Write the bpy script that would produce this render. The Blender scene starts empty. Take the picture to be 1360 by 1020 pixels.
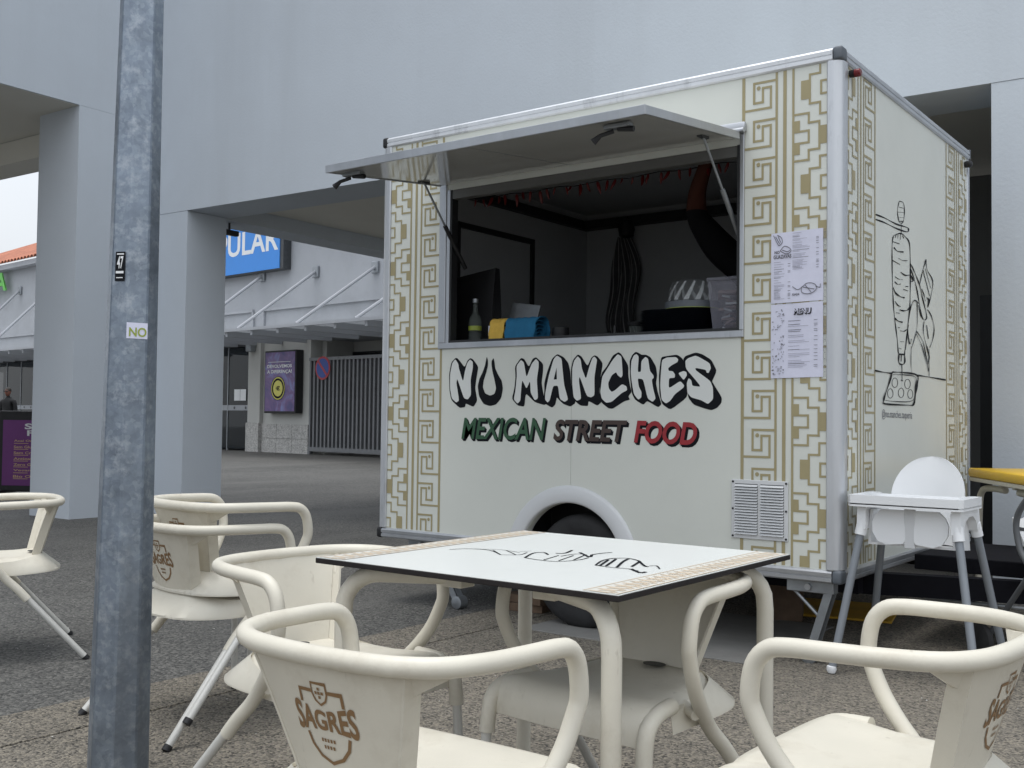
import bpy, bmesh, math, random
from mathutils import Vector, Matrix
from mathutils.geometry import tessellate_polygon
random.seed(7)
R_ = math.radians
scene = bpy.context.scene
col = scene.collection
ZB = 0.365            # height of the trailer box above the ground

# ---------------------------------------------------------------- camera
F_PX, YAW, PITCH, ROLL = 1414.16, R_(-36.852), R_(1.9127), R_(0.6895)
CAM = Vector((1.6002, -4.4597, 0.6792 + ZB))
_f = Vector((math.sin(YAW) * math.cos(PITCH), math.cos(YAW) * math.cos(PITCH), math.sin(PITCH)))
_r = Vector((math.cos(YAW), -math.sin(YAW), 0))
_u = _r.cross(_f)
RT = math.cos(ROLL) * _r + math.sin(ROLL) * _u
UP = -math.sin(ROLL) * _r + math.cos(ROLL) * _u
cd = bpy.data.cameras.new('camera')
cam = bpy.data.objects.new('camera', cd)
col.objects.link(cam)
cd.sensor_width = 36
cd.lens = F_PX / 1360 * 36
cd.clip_end = 500
cam.matrix_world = Matrix(((RT.x, UP.x, -_f.x, CAM.x), (RT.y, UP.y, -_f.y, CAM.y), (RT.z, UP.z, -_f.z, CAM.z), (0, 0, 0, 1)))
scene.camera = cam

# ---------------------------------------------------------------- world, sun, exposure
world = bpy.data.worlds.new('World')
scene.world = world
world.use_nodes = True
wn = world.node_tree
wn.nodes.clear()
sky = wn.nodes.new('ShaderNodeTexSky')
sky.sky_type = 'NISHITA'
sky.sun_disc = False
SUN_EL, SUN_ROT = R_(58), R_(200)
sky.sun_elevation = SUN_EL
sky.sun_rotation = SUN_ROT
cl = wn.nodes.new('ShaderNodeTexNoise')
cl.inputs['Scale'].default_value = 2.2
cl.inputs['Detail'].default_value = 4
cr = wn.nodes.new('ShaderNodeValToRGB')
cr.color_ramp.elements[0].position = 0.3
cr.color_ramp.elements[0].color = (8.6, 9.2, 10.0, 1)
cr.color_ramp.elements[1].position = 0.75
cr.color_ramp.elements[1].color = (10.4, 10.7, 11.0, 1)
mx = wn.nodes.new('ShaderNodeMixRGB')
mx.inputs[0].default_value = 0.88
bg = wn.nodes.new('ShaderNodeBackground')
bg.inputs[1].default_value = 0.1
wo = wn.nodes.new('ShaderNodeOutputWorld')
wl = wn.links.new
wl(cl.outputs[0], cr.inputs[0])
wl(sky.outputs[0], mx.inputs[1])
wl(cr.outputs[0], mx.inputs[2])
# overcast dome: three times brighter overhead than at the horizon (CIE overcast sky)
wt = wn.nodes.new('ShaderNodeTexCoord')
wz = wn.nodes.new('ShaderNodeSeparateXYZ')
wc = wn.nodes.new('ShaderNodeMapRange')
wc.inputs['From Min'].default_value = 0.0
wc.inputs['From Max'].default_value = 1.0
wc.inputs['To Min'].default_value = 0.5
wc.inputs['To Max'].default_value = 1.5
wm = wn.nodes.new('ShaderNodeMixRGB')
wm.blend_type = 'MULTIPLY'
wm.inputs[0].default_value = 1.0
wl(wt.outputs['Generated'], wz.inputs[0])
wl(wz.outputs['Z'], wc.inputs['Value'])
wl(mx.outputs[0], wm.inputs[1])
wl(wc.outputs['Result'], wm.inputs[2])
wl(wm.outputs[0], bg.inputs[0])
wl(bg.outputs[0], wo.inputs[0])
sd = bpy.data.lights.new('sun', 'SUN')
sd.energy = 1.0
sd.angle = R_(28)
sd.color = (1.0, 0.97, 0.92)
sun = bpy.data.objects.new('sun', sd)
col.objects.link(sun)
sdir = Vector((-0.10, -0.14, 1.15)).normalized()       # towards the sun
sun.rotation_euler = sdir.to_track_quat('Z', 'Y').to_euler()
sky.sun_elevation = math.asin(sdir.z)
sky.sun_rotation = math.atan2(sdir.x, sdir.y)
vs = scene.view_settings
vs.view_transform = 'Standard'
vs.look = 'None'
vs.exposure = 0.52
vs.gamma = 1.0
scene.cycles.max_bounces = 8

# ---------------------------------------------------------------- materials
def mat(name, c, rough=0.5, metal=0.0, var=0.08, vscale=6.0, bump=0.0, bscale=60.0, spec=0.5, stretch=None,
        speck=None, speck_scale=120.0, coat=0.0, rvar=0.0, dirt=None, dirt_scale=1.3, dirt_lo=0.5, dirt_hi=0.75, streak=None, vbump=0.0):
    m = bpy.data.materials.new(name)
    m.use_nodes = True
    nt = m.node_tree
    b = nt.nodes['Principled BSDF']
    L = nt.links.new
    b.inputs['Roughness'].default_value = rough
    b.inputs['Metallic'].default_value = metal
    b.inputs['Specular IOR Level'].default_value = spec
    b.inputs['Coat Weight'].default_value = coat
    tc = nt.nodes.new('ShaderNodeTexCoord')
    src = tc.outputs['Object']
    if stretch:
        mp = nt.nodes.new('ShaderNodeMapping')
        mp.inputs['Scale'].default_value = stretch
        L(src, mp.inputs[0])
        src = mp.outputs[0]
    n = nt.nodes.new('ShaderNodeTexNoise')
    n.inputs['Scale'].default_value = vscale
    n.inputs['Detail'].default_value = 6
    n.inputs['Roughness'].default_value = 0.65
    L(src, n.inputs['Vector'])
    rp = nt.nodes.new('ShaderNodeValToRGB')
    rp.color_ramp.elements[0].position = 0.3
    rp.color_ramp.elements[1].position = 0.7
    rp.color_ramp.elements[0].color = tuple(max(0, x * (1 - var)) for x in c) + (1,)
    rp.color_ramp.elements[1].color = tuple(min(1, x * (1 + var)) for x in c) + (1,)
    L(n.outputs[0], rp.inputs[0])
    out = rp.outputs[0]
    if speck:
        v = nt.nodes.new('ShaderNodeTexVoronoi')
        v.inputs['Scale'].default_value = speck_scale
        L(src, v.inputs['Vector'])
        sp = nt.nodes.new('ShaderNodeSeparateColor')
        L(v.outputs['Color'], sp.inputs[0])
        r2 = nt.nodes.new('ShaderNodeValToRGB')
        r2.color_ramp.interpolation = 'CONSTANT'
        els = r2.color_ramp.elements
        for i, (pos, cc) in enumerate(speck):
            e = els[i] if i < 2 else els.new(pos)
            e.position = pos
            e.color = tuple(cc) + (1,)
        L(sp.outputs[0], r2.inputs[0])
        mm = nt.nodes.new('ShaderNodeMixRGB')
        mm.blend_type = 'MULTIPLY'
        mm.inputs[0].default_value = 1.0
        L(out, mm.inputs[1])
        L(r2.outputs[0], mm.inputs[2])
        out = mm.outputs[0]
    if dirt:
        n3 = nt.nodes.new('ShaderNodeTexNoise')
        n3.inputs['Scale'].default_value = dirt_scale
        n3.inputs['Detail'].default_value = 8
        n3.inputs['Roughness'].default_value = 0.7
        L(src, n3.inputs['Vector'])
        r3 = nt.nodes.new('ShaderNodeValToRGB')
        r3.color_ramp.elements[0].position = dirt_lo
        r3.color_ramp.elements[1].position = dirt_hi
        L(n3.outputs[0], r3.inputs[0])
        m3 = nt.nodes.new('ShaderNodeMixRGB')
        L(r3.outputs[0], m3.inputs[0])
        L(out, m3.inputs[1])
        m3.inputs[2].default_value = tuple(dirt) + (1,)
        out = m3.outputs[0]
    if streak:
        sc_, col_, lo_, hi_ = streak
        ms = nt.nodes.new('ShaderNodeMapping')
        ms.inputs['Scale'].default_value = sc_
        L(tc.outputs['Object'], ms.inputs[0])
        n4 = nt.nodes.new('ShaderNodeTexNoise')
        n4.inputs['Scale'].default_value = 1.0
        n4.inputs['Detail'].default_value = 7
        n4.inputs['Roughness'].default_value = 0.6
        L(ms.outputs[0], n4.inputs['Vector'])
        r4 = nt.nodes.new('ShaderNodeValToRGB')
        r4.color_ramp.elements[0].position = lo_
        r4.color_ramp.elements[1].position = hi_
        L(n4.outputs[0], r4.inputs[0])
        m4 = nt.nodes.new('ShaderNodeMixRGB')
        L(r4.outputs[0], m4.inputs[0])
        L(out, m4.inputs[1])
        m4.inputs[2].default_value = tuple(col_) + (1,)
        out = m4.outputs[0]
    L(out, b.inputs['Base Color'])
    if vbump:
        vb_ = nt.nodes.new('ShaderNodeTexVoronoi')
        vb_.inputs['Scale'].default_value = speck_scale
        L(src, vb_.inputs['Vector'])
        bq = nt.nodes.new('ShaderNodeBump')
        bq.invert = True
        bq.inputs['Strength'].default_value = 1.0
        bq.inputs['Distance'].default_value = vbump
        L(vb_.outputs['Distance'], bq.inputs['Height'])
        L(bq.outputs[0], b.inputs['Normal'])
    if rvar:
        mr = nt.nodes.new('ShaderNodeMapRange')
        mr.inputs[3].default_value = max(0.02, rough - rvar)
        mr.inputs[4].default_value = min(1, rough + rvar)
        L(n.outputs[0], mr.inputs[0])
        L(mr.outputs[0], b.inputs['Roughness'])
    if bump and not vbump:
        n2 = nt.nodes.new('ShaderNodeTexNoise')
        n2.inputs['Scale'].default_value = bscale
        n2.inputs['Detail'].default_value = 5
        L(src, n2.inputs['Vector'])
        bp = nt.nodes.new('ShaderNodeBump')
        bp.inputs['Strength'].default_value = 1.0
        bp.inputs['Distance'].default_value = bump
        L(n2.outputs[0], bp.inputs['Height'])
        L(bp.outputs[0], b.inputs['Normal'])
    return m

def glass_mat(name, c, rough=0.05, alpha=0.25):
    m = bpy.data.materials.new(name)
    m.use_nodes = True
    nt = m.node_tree
    b = nt.nodes['Principled BSDF']
    b.inputs['Base Color'].default_value = tuple(c) + (1,)
    b.inputs['Roughness'].default_value = rough
    b.inputs['Alpha'].default_value = alpha
    return m

def galv_mat():
    m = mat('galvanised_steel', (0.25, 0.288, 0.335), 0.42, 0.75, 0.25, 9, 0.0006, 70, rvar=0.12,
            speck=[(0.0, (0.86, 0.87, 0.9)), (0.35, (0.98, 0.99, 1.0)), (0.62, (0.92, 0.93, 0.95)), (0.88, (1.10, 1.10, 1.09))],
            speck_scale=80, dirt=(0.40, 0.435, 0.48), dirt_scale=20, dirt_lo=0.52, dirt_hi=0.7, streak=((9, 9, 0.8), (0.20, 0.225, 0.26), 0.55, 0.75))
    return m

M = {}
M['asphalt'] = mat('asphalt', (0.102, 0.100, 0.094), 0.78, 0, 0.25, 0.5, 0.0035, 75, vbump=0.006, streak=((0.9, 0.12, 1.0), (0.13, 0.127, 0.118), 0.52, 0.8),
                   speck=[(0.0, (0.35, 0.35, 0.35)), (0.22, (0.72, 0.72, 0.72)), (0.55, (1.05, 1.04, 1.02)), (0.82, (1.5, 1.48, 1.44))], speck_scale=95,
                   dirt=(0.115, 0.111, 0.103), dirt_scale=0.35, dirt_lo=0.5, dirt_hi=0.85)
M['pavement'] = mat('exposed_aggregate', (0.196, 0.178, 0.151), 0.88, 0, 0.2, 0.9, 0.003, 90, vbump=0.006, streak=((1.6, 1.6, 1.0), (0.085, 0.078, 0.068), 0.60, 0.82),
                    speck=[(0.0, (0.28, 0.28, 0.28)), (0.16, (0.68, 0.67, 0.64)), (0.45, (1.0, 0.98, 0.95)), (0.75, (1.35, 1.31, 1.22))], speck_scale=130,
                    dirt=(0.125, 0.114, 0.098), dirt_scale=0.9, dirt_lo=0.5, dirt_hi=0.9)
M['concrete'] = mat('pale_concrete', (0.20, 0.195, 0.183), 0.9, 0, 0.22, 2.2, 0.002, 60)
M['wall'] = mat('grey_render', (0.57, 0.612, 0.66), 0.85, 0, 0.035, 0.6, 0.0012, 45, streak=((1.6, 1.6, 0.10), (0.53, 0.567, 0.608), 0.5, 0.78), spec=0.2, dirt=(0.545, 0.582, 0.626), dirt_scale=1.1, dirt_lo=0.42, dirt_hi=0.8)
M['soffit'] = mat('soffit_render', (0.74, 0.72, 0.65), 0.85, 0, 0.05, 0.8, 0.001, 40)
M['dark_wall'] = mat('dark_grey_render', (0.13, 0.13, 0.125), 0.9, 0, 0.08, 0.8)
M['shopwall'] = mat('white_render', (0.40, 0.415, 0.44), 0.85, 0, 0.05, 0.7, 0.001, 30, dirt=(0.34, 0.35, 0.37), dirt_scale=0.9)
M['shopgrey'] = mat('grey_shop_wall', (0.50, 0.50, 0.475), 0.85, 0, 0.05, 0.7)
M['stone'] = mat('granite', (0.48, 0.47, 0.45), 0.75, 0, 0.12, 9, 0.001, 40, speck=[(0.0, (0.7, 0.7, 0.7)), (0.3, (1, 1, 1)), (0.8, (1.2, 1.2, 1.2))], speck_scale=40)
M['galv'] = galv_mat()
M['panel'] = mat('trailer_panel', (0.70, 0.715, 0.66), 0.32, 0, 0.025, 1.6, spec=0.45, dirt=(0.65, 0.665, 0.615), dirt_scale=2.2, dirt_lo=0.5, dirt_hi=0.85)
M['gold'] = mat('gold_print', (0.37, 0.315, 0.175), 0.4, 0, 0.05, 4)
M['black_print'] = mat('black_print', (0.008, 0.009, 0.012), 0.65, 0, 0.1, 4, spec=0.15)
M['letter'] = mat('letter_fill', (0.74, 0.755, 0.73), 0.35, 0, 0.02, 4)
M['green'] = mat('green_print', (0.036, 0.105, 0.052), 0.4, 0, 0.15, 9)
M['brown'] = mat('brown_print', (0.062, 0.040, 0.033), 0.4, 0, 0.15, 9)
M['red'] = mat('red_print', (0.33, 0.022, 0.030), 0.4, 0, 0.12, 9)
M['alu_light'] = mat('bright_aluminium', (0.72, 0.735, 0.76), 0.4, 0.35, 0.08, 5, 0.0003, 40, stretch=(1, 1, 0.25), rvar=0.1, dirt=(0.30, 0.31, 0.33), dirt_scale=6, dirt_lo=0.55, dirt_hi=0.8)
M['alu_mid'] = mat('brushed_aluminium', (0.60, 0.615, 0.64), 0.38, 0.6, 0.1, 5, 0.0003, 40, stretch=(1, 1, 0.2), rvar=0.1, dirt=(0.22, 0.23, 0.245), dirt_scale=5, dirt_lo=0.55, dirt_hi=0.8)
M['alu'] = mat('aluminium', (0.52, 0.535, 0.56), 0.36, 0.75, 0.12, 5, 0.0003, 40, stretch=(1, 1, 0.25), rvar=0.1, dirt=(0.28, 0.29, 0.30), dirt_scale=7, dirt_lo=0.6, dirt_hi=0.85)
M['steel'] = mat('zinc_steel', (0.33, 0.35, 0.37), 0.42, 0.7, 0.15, 12, rvar=0.1)
M['dark_steel'] = mat('dark_steel', (0.07, 0.075, 0.08), 0.5, 0.3, 0.2, 9)
M['cap_grey'] = mat('grey_plastic_cap', (0.11, 0.125, 0.145), 0.5, 0, 0.1, 20)
M['black'] = mat('black_plastic', (0.012, 0.012, 0.014), 0.5, 0, 0.2, 12)
M['rubber'] = mat('rubber', (0.02, 0.02, 0.021), 0.8, 0, 0.25, 14)
M['white_plastic'] = mat('white_plastic', (0.80, 0.81, 0.82), 0.28, 0, 0.015, 4)
M['fender'] = mat('white_fender', (0.66, 0.67, 0.68), 0.35, 0, 0.03, 5)
M['chair'] = mat('cream_resin', (0.66, 0.622, 0.53), 0.42, 0, 0.05, 4, 0.00025, 220, spec=0.4, rvar=0.1, dirt=(0.50, 0.45, 0.36), dirt_scale=5, dirt_lo=0.52, dirt_hi=0.85, streak=((30, 30, 9), (0.40, 0.36, 0.29), 0.66, 0.80))
M['leg'] = mat('cream_painted_leg', (0.60, 0.59, 0.555), 0.4, 0.15, 0.06, 14)
M['logo'] = mat('brown_logo', (0.235, 0.135, 0.060), 0.5, 0, 0.06, 30)
M['tabletop'] = mat('white_laminate', (0.72, 0.735, 0.71), 0.28, 0, 0.015, 3, dirt=(0.67, 0.68, 0.655), dirt_scale=5, dirt_lo=0.55, dirt_hi=0.85)
M['tableband'] = mat('beige_print', (0.66, 0.55, 0.42), 0.35, 0, 0.12, 25)
M['tableband2'] = mat('pale_print', (0.70, 0.68, 0.62), 0.35, 0, 0.05, 25)
M['edge'] = mat('dark_laminate_edge', (0.022, 0.019, 0.019), 0.7, 0, 0.15, 20, spec=0.2)
M['inner'] = mat('trailer_inner', (0.47, 0.485, 0.50), 0.5, 0, 0.05, 2)
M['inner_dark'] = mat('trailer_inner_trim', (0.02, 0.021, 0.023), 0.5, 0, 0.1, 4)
M['flap'] = mat('hatch_underside', (0.50, 0.50, 0.475), 0.09, 0, 0.02, 2, spec=0.75)
M['paper'] = mat('paper', (0.70, 0.705, 0.84), 0.35, 0, 0.04, 14, 0.0012, 22)
M['ink'] = mat('ink', (0.16, 0.16, 0.19), 0.5)
M['greyink'] = mat('pale_ink', (0.40, 0.40, 0.47), 0.5)
M['grey_leg'] = mat('grey_leg', (0.24, 0.26, 0.285), 0.42, 0.25, 0.05, 8)
M['yellow'] = mat('yellow_board', (0.74, 0.46, 0.03), 0.4, 0, 0.08, 6)
M['yellow_dim'] = mat('yellow_sheet', (0.62, 0.36, 0.03), 0.6, 0, 0.15, 6)
M['wood'] = mat('old_wood', (0.13, 0.085, 0.055), 0.8, 0, 0.3, 8, 0.001, 30)
M['drawbar'] = mat('black_paint', (0.008, 0.008, 0.011), 0.8, 0, 0.2, 8, spec=0.1)
M['chili'] = mat('red_chili', (0.13, 0.009, 0.009), 0.35, 0, 0.3, 20)
M['chili2'] = mat('yellow_chili', (0.20, 0.13, 0.02), 0.4, 0, 0.2, 20)
M['shirt'] = mat('black_shirt', (0.012, 0.012, 0.013), 0.9, 0, 0.2, 9)
M['skin'] = mat('skin', (0.20, 0.08, 0.055), 0.5, 0, 0.08, 9)
M['hair'] = mat('dark_hair', (0.02, 0.014, 0.01), 0.7, 0, 0.2, 30)
M['cloth_y'] = mat('yellow_cloth', (0.78, 0.50, 0.09), 0.85, 0, 0.1, 20, 0.001, 120)
M['cloth_b'] = mat('blue_cloth', (0.02, 0.17, 0.33), 0.85, 0, 0.12, 20, 0.001, 120)
M['apron'] = mat('dark_apron', (0.08, 0.08, 0.083), 0.9, 0, 0.2, 12)
M['apron_stripe'] = mat('apron_stripe', (0.42, 0.42, 0.42), 0.9, 0, 0.2, 12)
M['clear'] = glass_mat('clear_plastic', (0.40, 0.42, 0.44), 0.06, 0.09)
M['bottle'] = glass_mat('bottle_glass', (0.35, 0.40, 0.38), 0.04, 0.12)
M['lime'] = mat('lime_label', (0.30, 0.36, 0.05), 0.5)
M['tray'] = mat('dark_trays', (0.020, 0.024, 0.036), 0.3)
M['header'] = mat('hatch_header', (0.15, 0.15, 0.145), 0.4)
M['tub'] = glass_mat('cloudy_tub', (0.42, 0.42, 0.50), 0.2, 0.3)
M['clear_rib'] = glass_mat('clear_rib', (0.75, 0.78, 0.8), 0.1, 0.4)
M['stuff_brown'] = mat('packets', (0.20, 0.15, 0.14), 0.5, 0, 0.5, 18)
M['poly'] = glass_mat('awning_sheet', (0.60, 0.62, 0.64), 0.3, 0.45)
M['glass'] = glass_mat('shop_glass', (0.02, 0.025, 0.03), 0.03, 0.72)
M['blue_sign'] = mat('blue_sign', (0.035, 0.25, 0.72), 0.35, 0, 0.03, 3)
M['white_paint'] = mat('white_paint', (0.80, 0.81, 0.82), 0.4, 0, 0.02, 3)
M['green_letter'] = mat('green_letters', (0.10, 0.48, 0.05), 0.4)
M['tile'] = mat('roof_tile', (0.36, 0.135, 0.08), 0.85, 0, 0.4, 1.6)
M['gate'] = mat('grey_gate', (0.19, 0.195, 0.205), 0.5, 0.1, 0.08, 4)
M['poster'] = None
M['signblue'] = mat('sign_blue', (0.03, 0.075, 0.33), 0.4)
M['signred'] = mat('sign_red', (0.42, 0.035, 0.05), 0.4)
M['purple'] = mat('purple_poster', (0.17, 0.035, 0.20), 0.4, 0, 0.1, 2)
M['coin'] = mat('coin_yellow', (0.66, 0.62, 0.13), 0.4)
M['cream_text'] = mat('gold_text', (0.62, 0.42, 0.22), 0.5)
M['zebra'] = mat('zebra_white', (0.62, 0.62, 0.62), 0.9)
M['stroller'] = mat('stroller_grey', (0.10, 0.105, 0.112), 0.6, 0, 0.1, 9)
M['redlens'] = mat('red_lens', (0.16, 0.012, 0.014), 0.2)
M['rope'] = mat('rope', (0.55, 0.54, 0.50), 0.9, 0, 0.3, 60)
# poster: swirling violet print
def poster_mat():
    m = bpy.data.materials.new('violet_poster')
    m.use_nodes = True
    nt = m.node_tree
    b = nt.nodes['Principled BSDF']
    tc = nt.nodes.new('ShaderNodeTexCoord')
    w = nt.nodes.new('ShaderNodeTexNoise')
    w.inputs['Scale'].default_value = 1.1
    w.inputs['Distortion'].default_value = 2.5
    r = nt.nodes.new('ShaderNodeValToRGB')
    e = r.color_ramp.elements
    e[0].position, e[0].color = 0.3, (0.075, 0.06, 0.20, 1)
    e[1].position, e[1].color = 0.72, (0.20, 0.24, 0.52, 1)
    k = e.new(0.5)
    k.color = (0.16, 0.09, 0.24, 1)
    nt.links.new(tc.outputs['Object'], w.inputs['Vector'])
    nt.links.new(w.outputs[0], r.inputs[0])
    nt.links.new(r.outputs[0], b.inputs['Base Color'])
    b.inputs['Roughness'].default_value = 0.25
    return m
M['poster'] = poster_mat()

# ---------------------------------------------------------------- geometry helpers
def hit(x, y, p, n):
    d = _f + (x - 680) / F_PX * RT - (y - 510) / F_PX * UP
    p, n = Vector(p), Vector(n)
    return CAM + d * ((p - CAM).dot(n) / d.dot(n))

def catmull(pts, n=6, closed=False):
    pts = [Vector(p) for p in pts]
    N = len(pts)
    out = []
    rng = range(N) if closed else range(N - 1)
    for i in rng:
        if closed:
            p0, p1, p2, p3 = pts[i - 1], pts[i], pts[(i + 1) % N], pts[(i + 2) % N]
        else:
            p0 = pts[max(i - 1, 0)]; p1 = pts[i]; p2 = pts[i + 1]; p3 = pts[min(i + 2, N - 1)]
        for k in range(n):
            t = k / n
            out.append(0.5 * ((2 * p1) + (p2 - p0) * t + (2 * p0 - 5 * p1 + 4 * p2 - p3) * t * t + (3 * p1 - p0 - 3 * p2 + p3) * t ** 3))
    if not closed:
        out.append(pts[-1])
    return out

class MB:
    def __init__(s):
        s.v = []; s.f = []
    def add(s, vs_, fs_):
        o = len(s.v)
        s.v += [tuple(p) for p in vs_]
        s.f += [tuple(i + o for i in f) for f in fs_]
        return s
    def box(s, x0, x1, y0, y1, z0, z1, bev=0.0, T=None, seg=2):
        if bev:
            bm = bmesh.new()
            bmesh.ops.create_cube(bm, size=1)
            for v in bm.verts:
                v.co = ((x0 + x1) / 2 + v.co.x * (x1 - x0), (y0 + y1) / 2 + v.co.y * (y1 - y0), (z0 + z1) / 2 + v.co.z * (z1 - z0))
            bmesh.ops.bevel(bm, geom=list(bm.edges), offset=bev, segments=seg, profile=0.5, affect='EDGES')
            bm.verts.ensure_lookup_table()
            vs_ = [v.co.copy() for v in bm.verts]
            fs_ = [[v.index for v in f.verts] for f in bm.faces]
            bm.free()
        else:
            vs_ = [Vector((x, y, z)) for z in (z0, z1) for y in (y0, y1) for x in (x0, x1)]
            fs_ = [(0, 2, 3, 1), (4, 5, 7, 6), (0, 1, 5, 4), (2, 6, 7, 3), (0, 4, 6, 2), (1, 3, 7, 5)]
        if T is not None:
            vs_ = [T @ v for v in vs_]
        return s.add(vs_, fs_)
    def tube(s, path, rad, seg=12, cap=True, flat=1.0):
        pts = [Vector(p) for p in path]
        n = len(pts)
        if not hasattr(rad, '__len__'):
            rad = [rad] * n
        t0 = (pts[1] - pts[0]).normalized()
        a = Vector((0, 0, 1)) if abs(t0.z) < 0.9 else Vector((1, 0, 0))
        nrm = (a - t0 * a.dot(t0)).normalized()
        vs_, fs_ = [], []
        for i in range(n):
            t = (pts[min(i + 1, n - 1)] - pts[max(i - 1, 0)]).normalized()
            nrm = (nrm - t * nrm.dot(t)).normalized()
            b = t.cross(nrm)
            for k in range(seg):
                an = 2 * math.pi * k / seg
                vs_.append(pts[i] + (nrm * math.cos(an) * flat + b * math.sin(an)) * rad[i])
        for i in range(n - 1):
            for k in range(seg):
                k2 = (k + 1) % seg
                fs_.append((i * seg + k, i * seg + k2, (i + 1) * seg + k2, (i + 1) * seg + k))
        if cap:
            fs_.append(tuple(range(seg - 1, -1, -1)))
            fs_.append(tuple((n - 1) * seg + k for k in range(seg)))
        return s.add(vs_, fs_)
    def lathe(s, prof, seg=24, c=(0, 0, 0), axis='Z'):
        vs_, fs_ = [], []
        n = len(prof)
        for i, (r, h) in enumerate(prof):
            for k in range(seg):
                a = 2 * math.pi * k / seg
                x, y = r * math.cos(a), r * math.sin(a)
                p = (x, y, h) if axis == 'Z' else ((x, h, y) if axis == 'Y' else (h, x, y))
                vs_.append(Vector(p) + Vector(c))
        for i in range(n - 1):
            for k in range(seg):
                k2 = (k + 1) % seg
                fs_.append((i * seg + k, i * seg + k2, (i + 1) * seg + k2, (i + 1) * seg + k))
        fs_.append(tuple(range(seg)))
        fs_.append(tuple((n - 1) * seg + k for k in range(seg)))
        return s.add(vs_, fs_)
    def prism(s, poly, fn, d0, d1):
        # poly 2D, fn(u, v, d) -> point; front at d0, back at d1
        n = len(poly)
        vs_ = [fn(u, v, d0) for u, v in poly] + [fn(u, v, d1) for u, v in poly]
        fs_ = []
        for t in tessellate_polygon([[Vector((u, v, 0)) for u, v in poly]]):
            fs_.append(tuple(t))
            fs_.append(tuple(n + i for i in reversed(t)))
        for i in range(n):
            j = (i + 1) % n
            fs_.append((i, j, n + j, n + i))
        return s.add(vs_, fs_)
    def flat(s, poly, fn):
        vs_ = [fn(u, v) for u, v in poly]
        return s.add(vs_, [tuple(t) for t in tessellate_polygon([[Vector((u, v, 0)) for u, v in poly]])])
    def rect(s, u0, u1, v0, v1, fn):
        return s.add([fn(u0, v0), fn(u1, v0), fn(u1, v1), fn(u0, v1)], [(0, 1, 2, 3)])
    def ribbon(s, pts, w, fn, closed=False):
        pts = [Vector((p[0], p[1])) for p in pts]
        n = len(pts)
        vs_ = []
        for i in range(n):
            if closed:
                a, b = pts[i - 1], pts[(i + 1) % n]
            else:
                a, b = pts[max(i - 1, 0)], pts[min(i + 1, n - 1)]
            t = b - a
            if t.length < 1e-9:
                t = Vector((1, 0))
            t.normalize()
            nn = Vector((-t.y, t.x))
            k = 1.0
            if 0 < i < n - 1 or closed:
                e = (pts[(i + 1) % n] - pts[i])
                if e.length > 1e-9:
                    c_ = abs(nn.dot(Vector((-e.y, e.x)).normalized()))
                    k = 1 / max(c_, 0.5)
            ww = w[i] if hasattr(w, '__len__') else w
            vs_ += [fn(*(pts[i] + nn * ww / 2 * k)), fn(*(pts[i] - nn * ww / 2 * k))]
        fs_ = [(2 * i, 2 * i + 1, 2 * i + 3, 2 * i + 2) for i in range(n - 1)]
        if closed:
            fs_.append((2 * n - 2, 2 * n - 1, 1, 0))
        return s.add(vs_, fs_)
    def sheet(s, grid, off):
        # grid[i][j] of Vectors, off(i, j) -> offset Vector of the other skin
        ni, nj = len(grid), len(grid[0])
        vs_ = [p for row in grid for p in row] + [grid[i][j] + off(i, j) for i in range(ni) for j in range(nj)]
        N = ni * nj
        fs_ = []
        for i in range(ni - 1):
            for j in range(nj - 1):
                a, b, c_, d = i * nj + j, i * nj + j + 1, (i + 1) * nj + j + 1, (i + 1) * nj + j
                fs_.append((a, b, c_, d))
                fs_.append((N + d, N + c_, N + b, N + a))
        rim = [(0, j) for j in range(nj)] + [(i, nj - 1) for i in range(1, ni)] + [(ni - 1, j) for j in range(nj - 2, -1, -1)] + [(i, 0) for i in range(ni - 2, 0, -1)]
        for k in range(len(rim)):
            a = rim[k][0] * nj + rim[k][1]
            b = rim[(k + 1) % len(rim)][0] * nj + rim[(k + 1) % len(rim)][1]
            fs_.append((b, a, N + a, N + b))
        return s.add(vs_, fs_)
    def build(s, name, m, parent=None, smooth=None, fix=True):
        me = bpy.data.meshes.new(name)
        me.from_pydata(s.v, [], s.f)
        if fix:
            bm = bmesh.new()
            bm.from_mesh(me)
            bmesh.ops.recalc_face_normals(bm, faces=bm.faces)
            bm.to_mesh(me)
            bm.free()
        me.materials.append(M[m] if isinstance(m, str) else m)
        if smooth:
            me.polygons.foreach_set('use_smooth', [True] * len(me.polygons))
            me.set_sharp_from_angle(angle=R_(smooth))
        o = bpy.data.objects.new(name, me)
        col.objects.link(o)
        if parent is not None:
            o.parent = parent
            o.matrix_parent_inverse = Matrix.Translation(-WORLD_AT[parent.name]) if parent.name in WORLD_AT else Matrix.Identity(4)
        return o

WORLD_AT = {}      # things whose parts are written in world coordinates
def tag(o, label=None, cat=None, group=None, kind=None):
    if label: o['label'] = label
    if cat: o['category'] = cat
    if group: o['group'] = group
    if kind: o['kind'] = kind
    return o
def thing(name, loc, label, cat, group=None, rz=0.0, world_parts=False):
    o = bpy.data.objects.new(name, None)
    o.empty_display_size = 0.1
    col.objects.link(o)
    o.location = loc
    o.rotation_euler = (0, 0, rz)
    if world_parts:
        WORLD_AT[o.name] = Vector(loc)
    return tag(o, label, cat, group)
def copy_tree(o, parent=None):
    c = o.copy()
    col.objects.link(c)
    if parent is not None:
        c.parent = parent
        c.matrix_parent_inverse = o.matrix_parent_inverse.copy()
    for ch in list(o.children):
        copy_tree(ch, c)
    return c

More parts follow.
